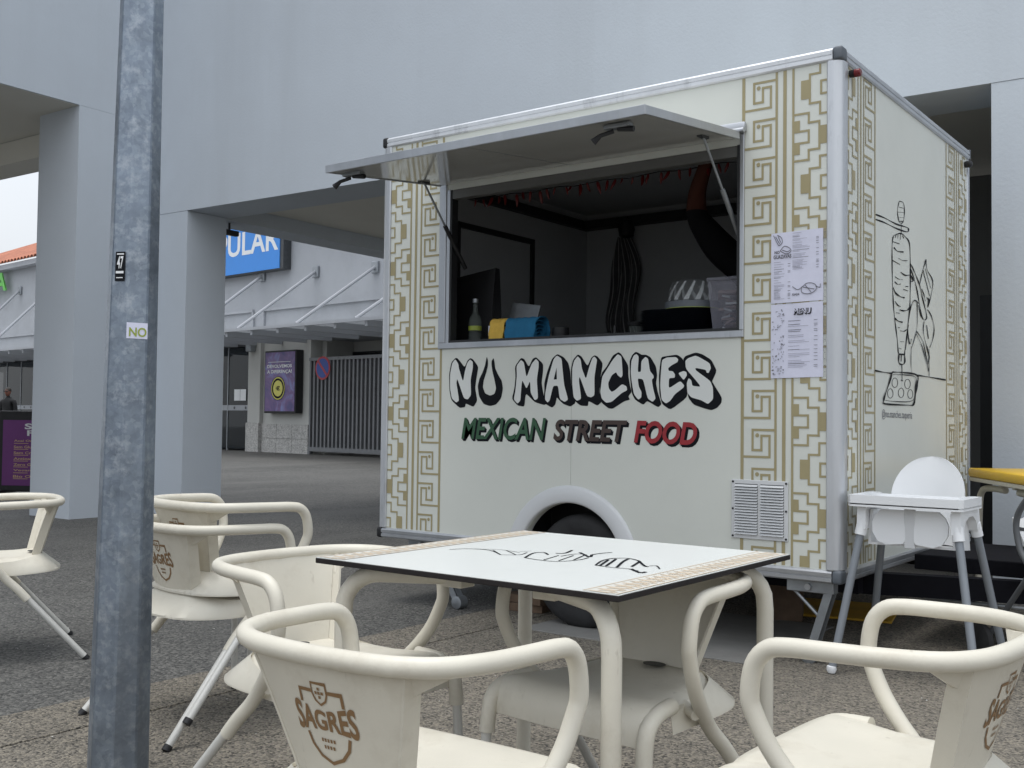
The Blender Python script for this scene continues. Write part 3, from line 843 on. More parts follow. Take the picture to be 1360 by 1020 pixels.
# print seam dark lines under rails
# ---- gold border patterns
def bands(fnp, flip):
    """fnp(u, v): u 0..1 from key side to step side"""
    return
def border(fn, W, z0, z1, zdot, mir, name):
    """W: band width in metres; local s runs 0 (plain edge line) .. W (stepped side)"""
    mb = MB()
    k = W / 0.397
    def P(s_, z):
        return fn((W - s_) if mir else s_, z)
    def vline(s0, w):
        mb.rect(s0, s0 + w, z0, z1, P)
    def hb(s0, s1, z, w):
        a, b = max(z - w / 2, z0), min(z + w / 2, z1)
        if b > a: mb.rect(min(s0, s1), max(s0, s1), a, b, P)
    def vb(s, za, zb_, w):
        a, b = max(min(za, zb_), z0), min(max(za, zb_), z1)
        if b > a: mb.rect(s - w / 2, s + w / 2, a, b, P)
    def blk(s0, s1, za, zb_):
        a, b = max(min(za, zb_), z0), min(max(za, zb_), z1)
        if b > a: mb.rect(s0, s1, a, b, P)
    vline(0.0, 0.015 * k)
    vline(0.160 * k, 0.011 * k); vline(0.196 * k, 0.016 * k); vline(0.238 * k, 0.010 * k)
    w = 0.0105 * k
    per = 0.1735
    n0 = int((z1 - zdot) / per) + 2
    for i in range(-16, n0):
        zd = zdot + i * per
        if zd > z1 + per or zd < z0 - per: continue
        top = zd + 0.026; bot = zd - 0.094
        A, B, C_, D = 0.058 * k, 0.100 * k, 0.138 * k, 0.160 * k
        hb(A - w / 2, D, top, w)
        vb(A, top + w / 2, zd - 0.064, w)
        hb(A - w / 2, B + w / 2, zd - 0.064, w)
        vb(B, zd - 0.064, zd + 0.0 + w / 2, w)
        hb(B - w / 2, C_ + w / 2, zd, w)
        vb(C_, zd + w / 2, bot - w / 2, w)
        hb(0.015 * k, C_ + w / 2, bot, w)
        if z0 < zd < z1 - 0.01:
            r = 0.0095 * k
            mb.flat([(0.080 * k + r * math.cos(t * math.pi / 6), zd + 0.002 + r * math.sin(t * math.pi / 6)) for t in range(12)], P)
    # stepped diamonds
    per2 = 0.415
    zs = zdot - 0.043
    S0 = 0.248 * k; S1 = 0.397 * k
    cw = S1 - S0
    U = lambda f: S0 + cw * f
    w = 0.0095 * k
    for i in range(-8, 5):
        zp = zs + i * per2
        if zp > z1 + 0.3 or zp < z0 - 0.3: continue
        a, b, c_ = 0.115, 0.066, 0.052
        for sg in (1, -1):
            hb(U(0.78) - w / 2, S1, zp + sg * a, w); vb(U(0.78), zp + sg * a, zp + sg * b, w); hb(U(0.47) - w / 2, U(0.78) + w / 2, zp + sg * (b - 0.002), w)
        vb(U(0.47), zp - b, zp + b, w)
        blk(U(0.2), U(0.47), zp - 0.042, zp + 0.042)
        vb(U(0.81), zp - 0.028, zp + 0.028, w)
        for sg in (1, -1): hb(U(0.81) - w / 2, S1, zp + sg * 0.028, w)
        zq = zp - per2 / 2
        for sg in (1, -1):
            hb(S0 - 0.002, U(0.44) + w / 2, zq + sg * 0.103, w); vb(U(0.44), zq + sg * 0.103, zq + sg * 0.060, w); hb(U(0.44) - w / 2, U(0.76) + w / 2, zq + sg * 0.060, w)
            blk(S0 - 0.002, U(0.17), zq + sg * 0.026, zq + sg * 0.075)
            hb(S0 - 0.002, U(0.44) + w / 2, zq + sg * 0.026, w)
        vb(U(0.76), zq - 0.060, zq + 0.060, w)
        vb(U(0.44), zq - 0.026, zq + 0.026, w)
        blk(U(0.76), S1, zq - 0.040, zq + 0.040)
    # give the print layers their own tiny steps so nothing is coplanar twice
    out = []
    return mb
def layered(mb, nrm, name):
    # every rectangle of the print sits a hair above the one before (max 1.2 mm)
    done = set(); vs_ = []
    nf = len(mb.f)
    v = [Vector(p) for p in mb.v]
    for i, f in enumerate(mb.f):
        for q in f:
            if q not in done:
                done.add(q); v[q] = v[q] + nrm * (0.0002 + 0.0009 * ((i * 0.618) % 1.0))
    mb.v = v
    return mb.build(name, 'gold', tr, fix=False)
zt_, zb_ = Z(TH - 0.059), Z(0.058)
ydot = hit(1006.2, 118.4, (0, 0, 0), (0, 1, 0)).z
layered(border(lambda s_, z: Vector((-0.452 + s_, -0.0012, z)), 0.397, zb_, zt_, ydot, False, 'b'), Vector((0, -1, 0)), 'border_print')
layered(border(lambda s_, z: Vector((TL + 0.056 + s_, -0.0012, z)), 0.397, zb_, zt_, ydot + 0.02, True, 'b'), Vector((0, -1, 0)), 'border_print')
layered(border(lambda s_, z: Vector((0.0012, 0.071 + s_, z)), 0.392, zb_, zt_, ydot + 0.03, True, 'b'), Vector((1, 0, 0)), 'border_print')
layered(border(lambda s_, z: Vector((0.0012, 1.655 + s_, z)), 0.44, zb_, zt_, ydot + 0.03, False, 'b'), Vector((1, 0, 0)), 'border_print')

# ---- big lettering (print on the front)
def FR(x, y, lift):
    p = hit(x, y, (0, 0, 0), (0, 1, 0)); p.y = -lift
    return p
LX = lambda X, Y: (590 + X / 6.8, 460 + Y / 6.8)
RX = lambda X, Y: (770 + X / 6.8, 450 + Y / 6.8)
blk = [
 (LX, [(65,145),(105,103),(125,110),(185,190),(210,130),(237,105),(262,118),(310,185),(290,300),(280,380),(300,490),(265,548),(195,515),(190,548),(140,557),(65,485),(48,400),(45,250)]),
 (LX, [(385,92),(395,120),(397,170),(380,240),(357,310),(350,370),(370,425),(415,445),(455,430),(470,380),(455,300),(437,230),(428,160),(430,130),(447,105),(455,140),(462,200),(490,260),(520,310),(532,380),(515,470),(470,525),(415,540),(355,520),(315,450),(303,360),(320,290),(350,230),(370,170)]),
 (LX, [(640,180),(695,103),(725,115),(765,187),(800,112),(832,97),(895,158),(893,230),(880,330),(905,470),(925,520),(905,530),(820,505),(745,430),(735,445),(725,545),(665,535),(612,475),(635,380),(645,280)]),
 (LX, [(905,330),(930,230),(975,110),(1022,68),(1080,97),(1122,150),(1140,225),(1150,380),(1190,510),(1140,545),(1075,520),(1035,480),(1018,460),(1005,525),(975,555),(915,520),(900,470),(905,400)]),
 (LX, [(1145,200),(1165,120),(1208,72),(1240,90),(1295,180),(1330,100),(1359,80),(1385,90),(1434,152),(1414,272),(1399,412),(1424,502),(1384,537),(1304,492),(1300,540),(1230,535),(1165,480),(1150,380)]),
 (RX, [(190,345),(205,300),(245,250),(300,150),(350,120),(375,135),(440,240),(440,330),(455,420),(470,480),(440,520),(455,550),(400,565),(300,632),(260,628),(195,575),(180,500),(180,420)]),
 (RX, [(450,200),(475,145),(505,117),(530,125),(560,145),(600,143),(640,165),(690,250),(700,330),(690,400),(705,480),(740,590),(710,620),(610,560),(575,598),(500,550),(470,490),(455,350)]),
 (RX, [(735,165),(790,155),(875,143),(900,155),(935,185),(950,280),(960,330),(965,400),(975,525),(820,643),(745,590),(720,500),(715,330)]),
 (RX, [(935,185),(955,155),(1050,122),(1110,140),(1190,190),(1235,280),(1230,310),(1205,365),(1195,385),(1285,530),(1280,580),(1240,625),(1190,645),(1130,630),(1030,595),(980,530),(965,400),(960,330),(945,270)]),
]
fil = [
 (LX, [(75,150),(103,115),(130,160),(135,200),(172,322),(190,220),(210,150),(235,118),(260,140),(262,190),(240,300),(245,440),(215,480),(180,470),(120,290),(112,330),(137,490),(110,508),(70,470),(55,380),(55,250)]),
 (LX, [(655,175),(695,122),(722,145),(745,285),(790,160),(830,112),(855,140),(855,190),(838,300),(850,470),(820,488),(782,420),(778,310),(745,385),(708,305),(700,350),(690,490),(665,518),(630,480),(645,400),(658,270)]),
 (LX, [(915,420),(945,270),(990,115),(1020,82),(1062,110),(1070,200),(1085,350),(1122,480),(1090,503),(1045,475),(1030,355),(985,358),(955,490),(935,508),(912,480)]),
 (LX, [(1158,200),(1175,130),(1208,88),(1235,120),(1245,200),(1282,297),(1310,190),(1340,105),(1360,92),(1382,120),(1378,150),(1358,280),(1360,440),(1330,462),(1290,450),(1225,270),(1218,310),(1240,475),(1200,492),(1170,460),(1158,340)]),
 (RX, [(195,420),(205,340),(250,270),(300,190),(345,138),(380,160),(390,330),(375,352),(345,330),(330,300),(290,330),(258,400),(265,450),(290,480),(320,465),(385,408),(425,430),(430,465),(380,490),(290,570),(240,578),(200,540),(187,480)]),
 (RX, [(468,200),(490,150),(515,137),(535,160),(525,300),(555,298),(558,200),(595,162),(620,180),(635,290),(668,330),(670,352),(652,370),(665,450),(688,540),(660,570),(615,540),(575,365),(525,358),(535,430),(560,480),(558,530),(530,550),(490,500),(470,380),(462,300)]),
 (RX, [(735,300),(745,190),(790,168),(870,165),(892,185),(885,210),(830,240),(800,265),(805,290),(840,292),(862,320),(860,352),(808,355),(805,450),(910,380),(945,420),(940,440),(860,500),(820,560),(780,585),(740,550),(728,420)]),
 (RX, [(890,310),(940,290),(965,300),(970,330),(940,375)]),
 (RX, [(955,200),(980,175),(1045,152),(1080,165),(1175,220),(1187,265),(1165,310),(1148,305),(1140,280),(1045,262),(1050,285),(1180,380),(1205,440),(1207,545),(1160,590),(1100,555),(1010,530),(975,490),(968,400),(985,355),(1010,375),(1018,425),(1090,433),(1080,410),(960,270)]),
]
def smooth_poly(poly, n=3):
    # soften the traced corners a little
    out = []
    N = len(poly)
    for i in range(N):
        a, b, c_ = Vector(poly[i - 1]), Vector(poly[i]), Vector(poly[(i + 1) % N])
        p0 = b + (a - b) * 0.22; p1 = b + (c_ - b) * 0.22
        for k in range(n):
            t = k / (n - 1)
            q = p0 * (1 - t) ** 2 + b * 2 * t * (1 - t) + p1 * t * t
            out.append((q.x, q.y))
    return out
for i, (T, poly) in enumerate(blk):
    mb = MB(); mb.flat(smooth_poly(poly), lambda u, v: FR(*T(u, v), 0.0012 + 0.0002 * (i % 3))); mb.build('sign_shadow', 'black_print', tr, fix=False)
for T, poly in fil:
    mb = MB(); mb.flat(smooth_poly(poly), lambda u, v: FR(*T(u, v), 0.0022)); mb.build('sign_letter', 'letter', tr, fix=False)
mb = MB(); mb.flat([(1017,192),(1020,298),(992,300)], lambda u, v: FR(*LX(u, v), 0.0030)); mb.build('sign_shadow', 'black_print', tr, fix=False)
def word(body, corners, m, bold=0.035, shear=0.22):
    (xa, ya), (xb, yb), hpx = corners      # baseline left / right in the picture, letter height
    p0, p1 = FR(xa, ya, 0), FR(xb, yb, 0)
    t0 = FR(xa, ya - hpx, 0)
    H_ = t0.z - p0.z
    for k, (mm, dx, dz, lift) in enumerate((('black_print', 0.012, -0.012, 0.0012), ('black_print', 0.006, -0.006, 0.0014), (m, 0, 0, 0.0022))):
        mb = MB()
        text_on(mb, body, lambda u, v: Vector((p0.x + (p1.x - p0.x) * u + dx, -lift, p0.z + (p1.z - p0.z) * u + H_ * v + dz)), 0, 1, 0, 1, bold, shear)
        mb.build('slogan', mm, tr, fix=False)
word('MEXICAN', ((613, 583), (725, 585), 28.5), 'green', 0.02)
word('STREET', ((735, 585), (833, 587.5), 28), 'brown', 0.03)
word('FOOD', ((842, 588), (926, 592), 30), 'red')

# ---- drawing on the end panel
def SD(x, y, lift=0.0016):
    p = hit(x, y, (0, 0, 0), (1, 0, 0)); p.x = lift
    return p
SA = lambda X, Y: SD(1150 + X / 6, 250 + Y / 6)
SBb = lambda X, Y: SD(1150 + X / 6, 400 + Y / 6)
SB_ = lambda X, Y: (X, Y + 900)
strokes = [
 (9, [(72,207),(150,238),(240,285),(325,312),(338,330),(325,348),(240,320),(150,275),(72,247)]),
 (5, [(265,103),(298,118),(306,190),(298,262),(282,278),(262,262),(250,185),(258,130),(265,103)]), (3, [(262,150),(300,160)]), (3, [(255,190),(303,195)]), (3, [(258,230),(302,235)]), (9, [(265,262),(298,266)]),
 (3, [(280,278),(280,360)]),
 (7, [(212,400),(225,375),(275,360),(310,385),(345,440),(352,600),(352,800),(348,950),(335,1080),(325,1180),(310,1290),(305,1330)]),
 (6, [(212,400),(207,470),(208,650),(214,850),(222,980),(235,1100),(248,1200),(256,1300),(262,1320)]),
 (5, [(240,370),(232,395)]), (5, [(255,368),(252,400)]), (5, [(275,365),(272,410)]), (5, [(290,375),(300,400)]),
 (4, [(212,425),(265,443)]), (8, [(222,472),(250,502),(298,508)]), (4, [(258,558),(290,575),(330,578)]), (8, [(210,575),(270,608)]), (8, [(275,668),(310,693),(350,692)]),
 (4, [(228,702),(255,722),(292,730)]), (6, [(228,745),(250,765),(275,763)]), (4, [(313,782),(335,783)]), (4, [(295,806),(335,818)]), (9, [(215,790),(235,835),(270,862),(306,873)]),
 (6, [(230,900),(250,930),(275,945)]), (8, [(265,968),(300,977),(330,970),(350,945)]), (4, [(236,992),(266,996)]), (9, [(226,1035),(255,1058),(290,1068)]), (4, [(252,1110),(268,1112)]), (6, [(272,1135),(300,1140),(325,1125)]), (5, [(270,1222),(300,1224)]), (5, [(258,1272),(280,1282)]),
 (8, [(262,1320),(258,1370),(268,1400),(295,1402),(308,1380),(305,1320)]), (4, [(280,1325),(278,1380)]), (9, [(262,1322),(306,1326)]),
 (4, [(284,1405),(286,1530)]), (11, [(277,1528),(292,1536)]),
 # hand, knife and cup shapes
 (6, [(352,600),(372,640),(398,700),(425,770),(445,860),(470,960),(482,1030),(460,1050),(440,1010),(420,900),(400,790),(375,700),(352,640)]),
 (9, [(352,690),(375,735),(352,745)]),
 (5, [(475,567),(455,640),(440,700),(425,770)]), (5, [(475,567),(485,650),(530,740),(515,860),(490,950)]), (4, [(452,650),(505,860)]), (4, [(470,640),(515,800)]), (8, [(480,870),(498,890),(488,940)]), (5, [(440,800),(460,850),(470,900)]),
 (6, [(345,990),(360,930),(385,893),(420,920)]), (4, [(405,910),(405,1100),(380,1210),(355,1290)]), (5, [(345,990),(330,1120),(345,1240),(360,1200)]), (4, [(335,1090),(318,1230),(310,1290)]),
 (7, [(415,930),(435,1010),(455,1040)]), (5, [(485,965),(515,1010),(540,1110),(530,1200),(505,1270)]), (4, [(460,1060),(455,1150),(480,1260),(500,1340)]), (4, [(480,1090),(495,1200)]),
 (5, [(400,1140),(450,1220),(480,1360),(500,1450)]), (4, [(395,1160),(440,1250),(470,1360),(498,1460)]), (6, [(485,1260),(500,1340),(492,1400)]),
 (3, [(358,1260),(355,1380),(362,1475)]), (3, [(500,1280),(500,1500)]),
 (9, [(66,1452),(130,1465),(200,1475)]), (9, [(405,1490),(500,1505),(632,1528)]),
 (10, [(205,1465),(290,1468),(405,1490),(404,1560),(392,1640),(375,1722),(330,1728),(150,1718),(138,1690),(150,1640),(185,1540),(205,1465)]),
 (5, [(212,1483),(300,1487),(390,1505),(390,1580),(370,1690),(240,1700),(150,1690)]),
]
mb = MB()
for i, (w, pts) in enumerate(strokes):
    q = catmull([Vector((x, y, 0)) for x, y in pts], 4) if len(pts) > 2 else [Vector((x, y, 0)) for x, y in pts]
    wd = [1.35 * w * (0.75 + 0.35 * math.sin(0.9 * k + i)) for k in range(len(q))]
    mb.ribbon([(p_.x, p_.y) for p_ in q], wd, lambda u, v: SD(1150 + u / 6, 250 + v / 6, 0.0012 + 0.00004 * i))
for k, (cx, cy, rx, ry) in enumerate(((229,1550,23,38),(330,1560,23,38),(193,1635,22,38),(279,1630,22,38),(352,1640,20,36))):
    mb.ribbon([(cx + rx * math.cos(t * math.pi / 9), cy + ry * math.sin(t * math.pi / 9)) for t in range(18)], 4, lambda u, v: SD(1150 + u / 6, 250 + v / 6, 0.0014), True)
mb.build('side_drawing', 'black_print', tr, fix=False)
mb = MB()
q0, q1, q2 = SD(1171, 556), SD(1211, 558), SD(1171, 544)
text_on(mb, '@no.manches.taqueria', lambda u, v: q0 + (q1 - q0) * u + Vector((0, 0, (q2.z - q0.z) * v)), 0, 1, -0.1, 1.05, 0.0)
mb.build('handle_print', 'ink', tr, fix=False)

# ---- serving window frame
fx0, fx1, fz0, fz1 = -2.25, -0.437, 1.428, 2.36
mb = MB(); mb.box(fx0, fx1, -0.012, -0.001, fz0, WZ0, 0.003); mb.build('window_frame', 'alu', tr)
mb = MB(); mb.box(fx0, WX0 - 0.012, -0.0118, -0.001, WZ0 + 0.0005, fz1, 0.003); mb.build('window_frame', 'alu', tr)
mb = MB(); mb.box(WX1 + 0.002, fx1, -0.0118, -0.001, WZ0 + 0.0005, fz1, 0.003); mb.build('window_frame', 'alu', tr)
mb = MB(); mb.box(WX0 - 0.010, WX0 + 0.012, -0.006, 0.05, WZ0 + 0.001, WZ1); mb.build('window_reveal', 'alu', tr)
mb = MB(); mb.box(WX0 + 0.013, WX0 + 0.022, 0.0, 0.05, WZ0 + 0.014, WZ1); mb.box(WX1 - 0.012, WX1 + 0.001, -0.008, 0.05, WZ0 + 0.014, WZ1); mb.box(WX0 + 0.0125, WX1 + 0.001, -0.004, 0.05, WZ0 + 0.001, WZ0 + 0.013); mb.build('window_gasket', 'inner_dark', tr)
mb = MB(); mb.box(WX0 + 0.02, WX1 - 0.012, 0.002, 0.05, WZ1 - 0.05, WZ1 - 0.001); mb.build('window_header', 'header', tr)
mb = MB(); mb.box(fx0 - 0.01, fx1 + 0.01, -0.028, -0.0005, fz1 + 0.001, fz1 + 0.045, 0.008); mb.tube([(fx0 - 0.005, -0.03, fz1 + 0.004), (fx1 + 0.008, -0.03, fz1 + 0.004)], 0.012, 10); mb.build('hinge_rail', 'alu', tr, 40)
mb = MB(); mb.box(TL + 0.06, -0.07, 0.052, 0.42, 1.425, 1.458, 0.004); mb.build('counter', 'inner_dark', tr)
# ---- open hatch
hA, hB = Vector((0, -0.042, 2.35)), Vector((0, -0.895, 2.262))
dv = (hB - hA).normalized(); nv = Vector((0, -dv.z, dv.y))
if nv.z < 0: nv = -nv
def hatch_box(x0, x1, t0, t1, n0, n1, name, m, parent=tr, bev=0.0):
    T = Matrix(((1, 0, 0, 0), (0, dv.y, nv.y, hA.y), (0, dv.z, nv.z, hA.z), (0, 0, 0, 1)))
    mb = MB(); mb.box(x0, x1, t0, t1, n0, n1, bev, T)
    return mb.build(name, m, parent)
HL = (hB - hA).length
ht = hatch_box(-2.215, -0.455, 0.0, HL - 0.012, -0.024, 0.004, 'hatch', 'flap')
hatch_box(-2.225, -0.445, HL - 0.0115, HL, -0.03, 0.008, 'hatch_edge', 'alu', ht, 0.002)
hatch_box(-2.225, -2.2155, 0.0, HL - 0.012, -0.029, 0.007, 'hatch_edge', 'alu', ht, 0.002)
hatch_box(-0.4545, -0.445, 0.0, HL - 0.012, -0.029, 0.007, 'hatch_edge', 'alu', ht, 0.002)
hatch_box(-1.365, -1.362, 0.01, HL - 0.02, -0.0255, -0.0245, 'hatch_seam', 'steel', ht)
for x0 in (-2.12, -0.62):
    y0 = hB.y + 0.09; z0 = hB.z - 0.028
    mb = MB(); mb.box(x0 - 0.06, x0 + 0.06, y0 - 0.02, y0 + 0.02, z0 - 0.012, z0 + 0.006, 0.004); lt = mb.build('latch', 'steel', ht)
    mb = MB(); mb.tube([(x0 - 0.02, y0, z0 - 0.02), (x0 - 0.07, y0 - 0.02, z0 - 0.035), (x0 - 0.10, y0 - 0.03, z0 - 0.06)], [0.009, 0.009, 0.016], 8); mb.tube([(x0 + 0.0, y0, z0 - 0.012), (x0 + 0.07, y0 + 0.005, z0 - 0.022)], 0.012, 8); mb.build('latch_handle', 'black', lt, 40)
# gas struts
for x0 in (-2.17, -0.53):
    p0 = Vector((x0, -0.24, 2.31)); p1 = Vector((x0 + (0.02 if x0 < -1 else 0.03), 0.10, 1.88))
    pm = p0.lerp(p1, 0.5)
    mb = MB(); mb.tube([p0, pm], 0.006, 8); st = mb.build('strut_rod', 'steel', tr, 40)
    mb = MB(); mb.tube([pm, p1], 0.012, 10); mb.build('strut_cylinder', 'black' if x0 < -1 else 'steel', tr, 40)
    mb = MB(); mb.box(x0 - 0.014, x0 + 0.014, -0.27, -0.2, 2.295, 2.325, 0.003); mb.build('strut_bracket', 'dark_steel', tr)
# ---- fender, wheel
mb = MB()
arcN = 36
prof = [(0.315, 0.06), (0.311, -0.008), (0.314, -0.015), (0.322, -0.018), (0.350, -0.019), (0.382, -0.015), (0.393, -0.010), (0.398, -0.001)]
grid = []
for k in range(arcN + 1):
    a = math.pi * k / arcN
    a = a0 + (math.pi - 2 * a0) * k / arcN
    grid.append([Vector((AC + r * math.cos(a), y_, zc + r * math.sin(a))) for r, y_ in prof])
vs_ = [p_ for row in grid for p_ in row]
nj = len(prof)
mb.add(vs_, [(i * nj + j, i * nj + j + 1, (i + 1) * nj + j + 1, (i + 1) * nj + j) for i in range(arcN) for j in range(nj - 1)])
mb.build('fender', 'fender', tr, 50)
WC = Vector((-1.335, 0.115, 0.287))
mb = MB(); mb.lathe([(0.175, -0.08), (0.20, -0.088), (0.25, -0.092), (0.276, -0.075), (0.285, -0.05), (0.286, 0.05), (0.276, 0.075), (0.2, 0.085)], 48, WC, 'Y'); wh = mb.build('tyre', 'rubber', tr, 50)
mb = MB(); mb.lathe([(0.176, -0.082), (0.168, -0.086), (0.160, -0.07), (0.150, -0.045), (0.145, -0.02), (0.07, -0.03), (0.055, -0.055), (0.0, -0.058)], 36, WC, 'Y'); mb.build('rim', 'alu', wh, 50)
mb = MB(); mb.ribbon([(0.2, 0.0)], 0.01, lambda u, v: Vector((0, 0, 0))) if False else None
mb = MB(); mb.tube([(AC, 0.25, 0.287), (AC, TD - 0.25, 0.287)], 0.03, 10); mb.build('axle', 'dark_steel', tr, 40)
W2 = WC + Vector((0, TD - 0.30, 0))
mb = MB(); mb.lathe([(0.175, -0.08), (0.25, -0.09), (0.285, -0.05), (0.286, 0.05), (0.25, 0.09), (0.175, 0.08)], 36, W2, 'Y'); mb.build('tyre', 'rubber', tr, 50)
# chassis and drawbar
for yc_ in (0.35, TD - 0.42):
    mb = MB(); mb.box(TL + 0.1, -0.04, yc_, yc_ + 0.07, Z(-0.09), Z(-0.001)); mb.build('chassis_beam', 'drawbar', tr)
for s, y0 in ((1, 0.42), (-1, TD - 0.42)):
    A = Vector((-0.25, y0, Z(-0.045))); B = Vector((1.75, TD / 2 + (-0.07 if s > 0 else 0.07), Z(-0.045)))
    t = (B - A).normalized(); n = Vector((-t.y, t.x, 0)) * 0.035
    mb = MB()
    vs_ = [A + n, A - n, B - n, B + n]
    vs_ = [Vector((p_.x, p_.y, Z(-0.10))) for p_ in vs_] + [Vector((p_.x, p_.y, Z(-0.002))) for p_ in vs_]
    mb.add(vs_, [(3, 2, 1, 0), (4, 5, 6, 7), (0, 1, 5, 4), (1, 2, 6, 5), (2, 3, 7, 6), (3, 0, 4, 7)])
    mb.build('drawbar', 'drawbar', tr)
mb = MB(); mb.box(0.10, 0.95, 0.72, 1.42, Z(-0.001), Z(0.07), 0.005); mb.build('drawbar_tray', 'drawbar', tr)
mb = MB(); mb.tube([(0.18, 0.62, 0.25), (1.3, 0.62, 0.245)], 0.008, 8); mb.build('crank_rod', 'steel', tr, 40)
mb = MB(); mb.tube([(1.2, 1.065, 0.0), (1.2, 1.065, 0.33)], 0.03, 12); mb.build('jockey_post', 'steel', tr, 40)
# corner steadies
def steady(x, yj, dx):
    mb = MB(); mb.box(x - 0.19, x + 0.02, yj - 0.03, yj + 0.03, Z(-0.055), Z(-0.004), 0.004); st = mb.build('steady_rail', 'steel', tr)
    mb = MB(); mb.tube([(x - 0.09, yj - 0.045, Z(-0.03)), (x - 0.09, yj - 0.03, Z(-0.03))], 0.014, 10); mb.build('steady_bolt', 'alu', st, 40)
    top = Vector((x + 0.0, yj, Z(-0.04))); foot = Vector((x + dx, yj + 0.0, 0.035))
    t = (foot - top).normalized(); u_ = Vector((0, 1, 0)); w_ = t.cross(u_)
    for s in (-1, 1):
        mb = MB()
        q = [top + u_ * 0.024 * s - w_ * 0.018, top + u_ * 0.024 * s + w_ * 0.018, foot + u_ * 0.024 * s + w_ * 0.018, foot + u_ * 0.024 * s - w_ * 0.018]
        mb.add([p_ for p_ in q] + [p_ + u_ * 0.005 * s for p_ in q], [(0, 1, 2, 3), (7, 6, 5, 4), (0, 4, 5, 1), (1, 5, 6, 2), (2, 6, 7, 3), (3, 7, 4, 0)])
        mb.build('steady_leg', 'steel', tr)
    q = [top + u_ * 0.02 - w_ * 0.012, top - u_ * 0.02 - w_ * 0.012, foot - u_ * 0.02 - w_ * 0.012, foot + u_ * 0.02 - w_ * 0.012]
    mb = MB(); mb.add(q + [p_ - w_ * 0.004 for p_ in q], [(0, 1, 2, 3), (7, 6, 5, 4), (0, 4, 5, 1), (1, 5, 6, 2), (2, 6, 7, 3), (3, 7, 4, 0)]); mb.build('steady_leg', 'dark_steel', tr)
    mb = MB(); mb.tube([(x - 0.17, yj, Z(-0.05)), top.lerp(foot, 0.45)], 0.008, 8); mb.build('steady_brace', 'steel', tr, 40)
    mb = MB(); mb.lathe([(0.02, -0.035), (0.035, -0.03), (0.035, 0.03), (0.02, 0.035)], 16, (foot.x, foot.y, 0.036), 'Y'); mb.build('steady_foot', 'steel', tr, 40)
steady(-0.06, 0.07, -0.09)
steady(TL + 0.35, 0.10, 0.17)
# marker lights, vent
mb = MB(); mb.lathe([(0.016, 0.0), (0.018, 0.02)], 14, (0.002, 0.115, Z(2.21)), 'X'); k_ = mb.build('marker_light', 'black', tr, 40)
mb = MB(); mb.lathe([(0.018, 0.0225), (0.018, 0.045), (0.012, 0.05)], 14, (0.002, 0.115, Z(2.21)), 'X'); mb.build('lens', 'redlens', k_, 40)
mb = MB(); mb.lathe([(0.018, 0.0), (0.022, 0.03), (0.012, 0.04)], 14, (0.002, 2.06, Z(2.20)), 'X'); mb.build('marker_light', 'black', tr, 40)
vx0, vx1, vz0, vz1 = -0.492, -0.225, Z(0.161), Z(0.423)
mb = MB(); mb.box(vx0, vx1, -0.008, -0.0025, vz0, vz1, 0.002); vt = mb.build('vent', 'fender', tr)
for c in range(2):
    x0 = vx0 + 0.018 + c * 0.122; x1 = x0 + 0.108
    mb = MB(); mb.box(x0, x1, -0.0095, -0.0083, vz0 + 0.018, vz1 - 0.018); mb.build('vent_gap', 'dark_steel', vt)
    src = None
    for k in range(18):
        z = vz0 + 0.02 + (vz1 - vz0 - 0.05) * k / 17
        if src is None:
            mb = MB(); mb.add([(x0, -0.0098, 0.0085), (x1, -0.0098, 0.0085), (x1, -0.019, 0.0), (x0, -0.019, 0.0), (x0, -0.0098, 0.005), (x1, -0.0098, 0.005)], [(0, 1, 2, 3), (3, 2, 5, 4), (0, 3, 4), (1, 5, 2), (0, 4, 5, 1)])
            src = o = mb.build('vent_slat', 'fender', vt)
        else:
            o = src.copy(); col.objects.link(o)
        o.location = (0, 0, z)
for (x, z) in [(vx0 + 0.008, vz0 + 0.01), (vx1 - 0.008, vz0 + 0.01), (vx0 + 0.008, vz1 - 0.01), (vx1 - 0.008, vz1 - 0.01), (vx0 + 0.008, (vz0 + vz1) / 2), (vx1 - 0.008, (vz0 + vz1) / 2)]:
    mb = MB(); mb.lathe([(0.005, -0.011), (0.005, -0.0085)], 8, (x, 0, z), 'Y'); mb.build('screw', 'black', vt)
# ---- inside: door frame on the left wall, cornices, apron hook
for (y0, y1, z0, z1) in ((0.60, 1.40, 2.235, 2.27), (0.585, 0.61, 1.5, 2.27), (1.37, 1.40, 1.2, 2.234)):
    mb = MB(); mb.box(TL + 0.0505, TL + 0.07, y0, y1, z0, z1); mb.build('inner_door_frame', 'inner_dark', tr)
mb = MB(); mb.box(TL + 0.052, -0.08, 1.97, 2.06, Z(2.06), Z(2.12)); mb.box(TL + 0.052, TL + 0.10, 0.1, 1.96, Z(2.06), Z(2.12)); mb.build('cable_duct', 'inner_dark', tr)

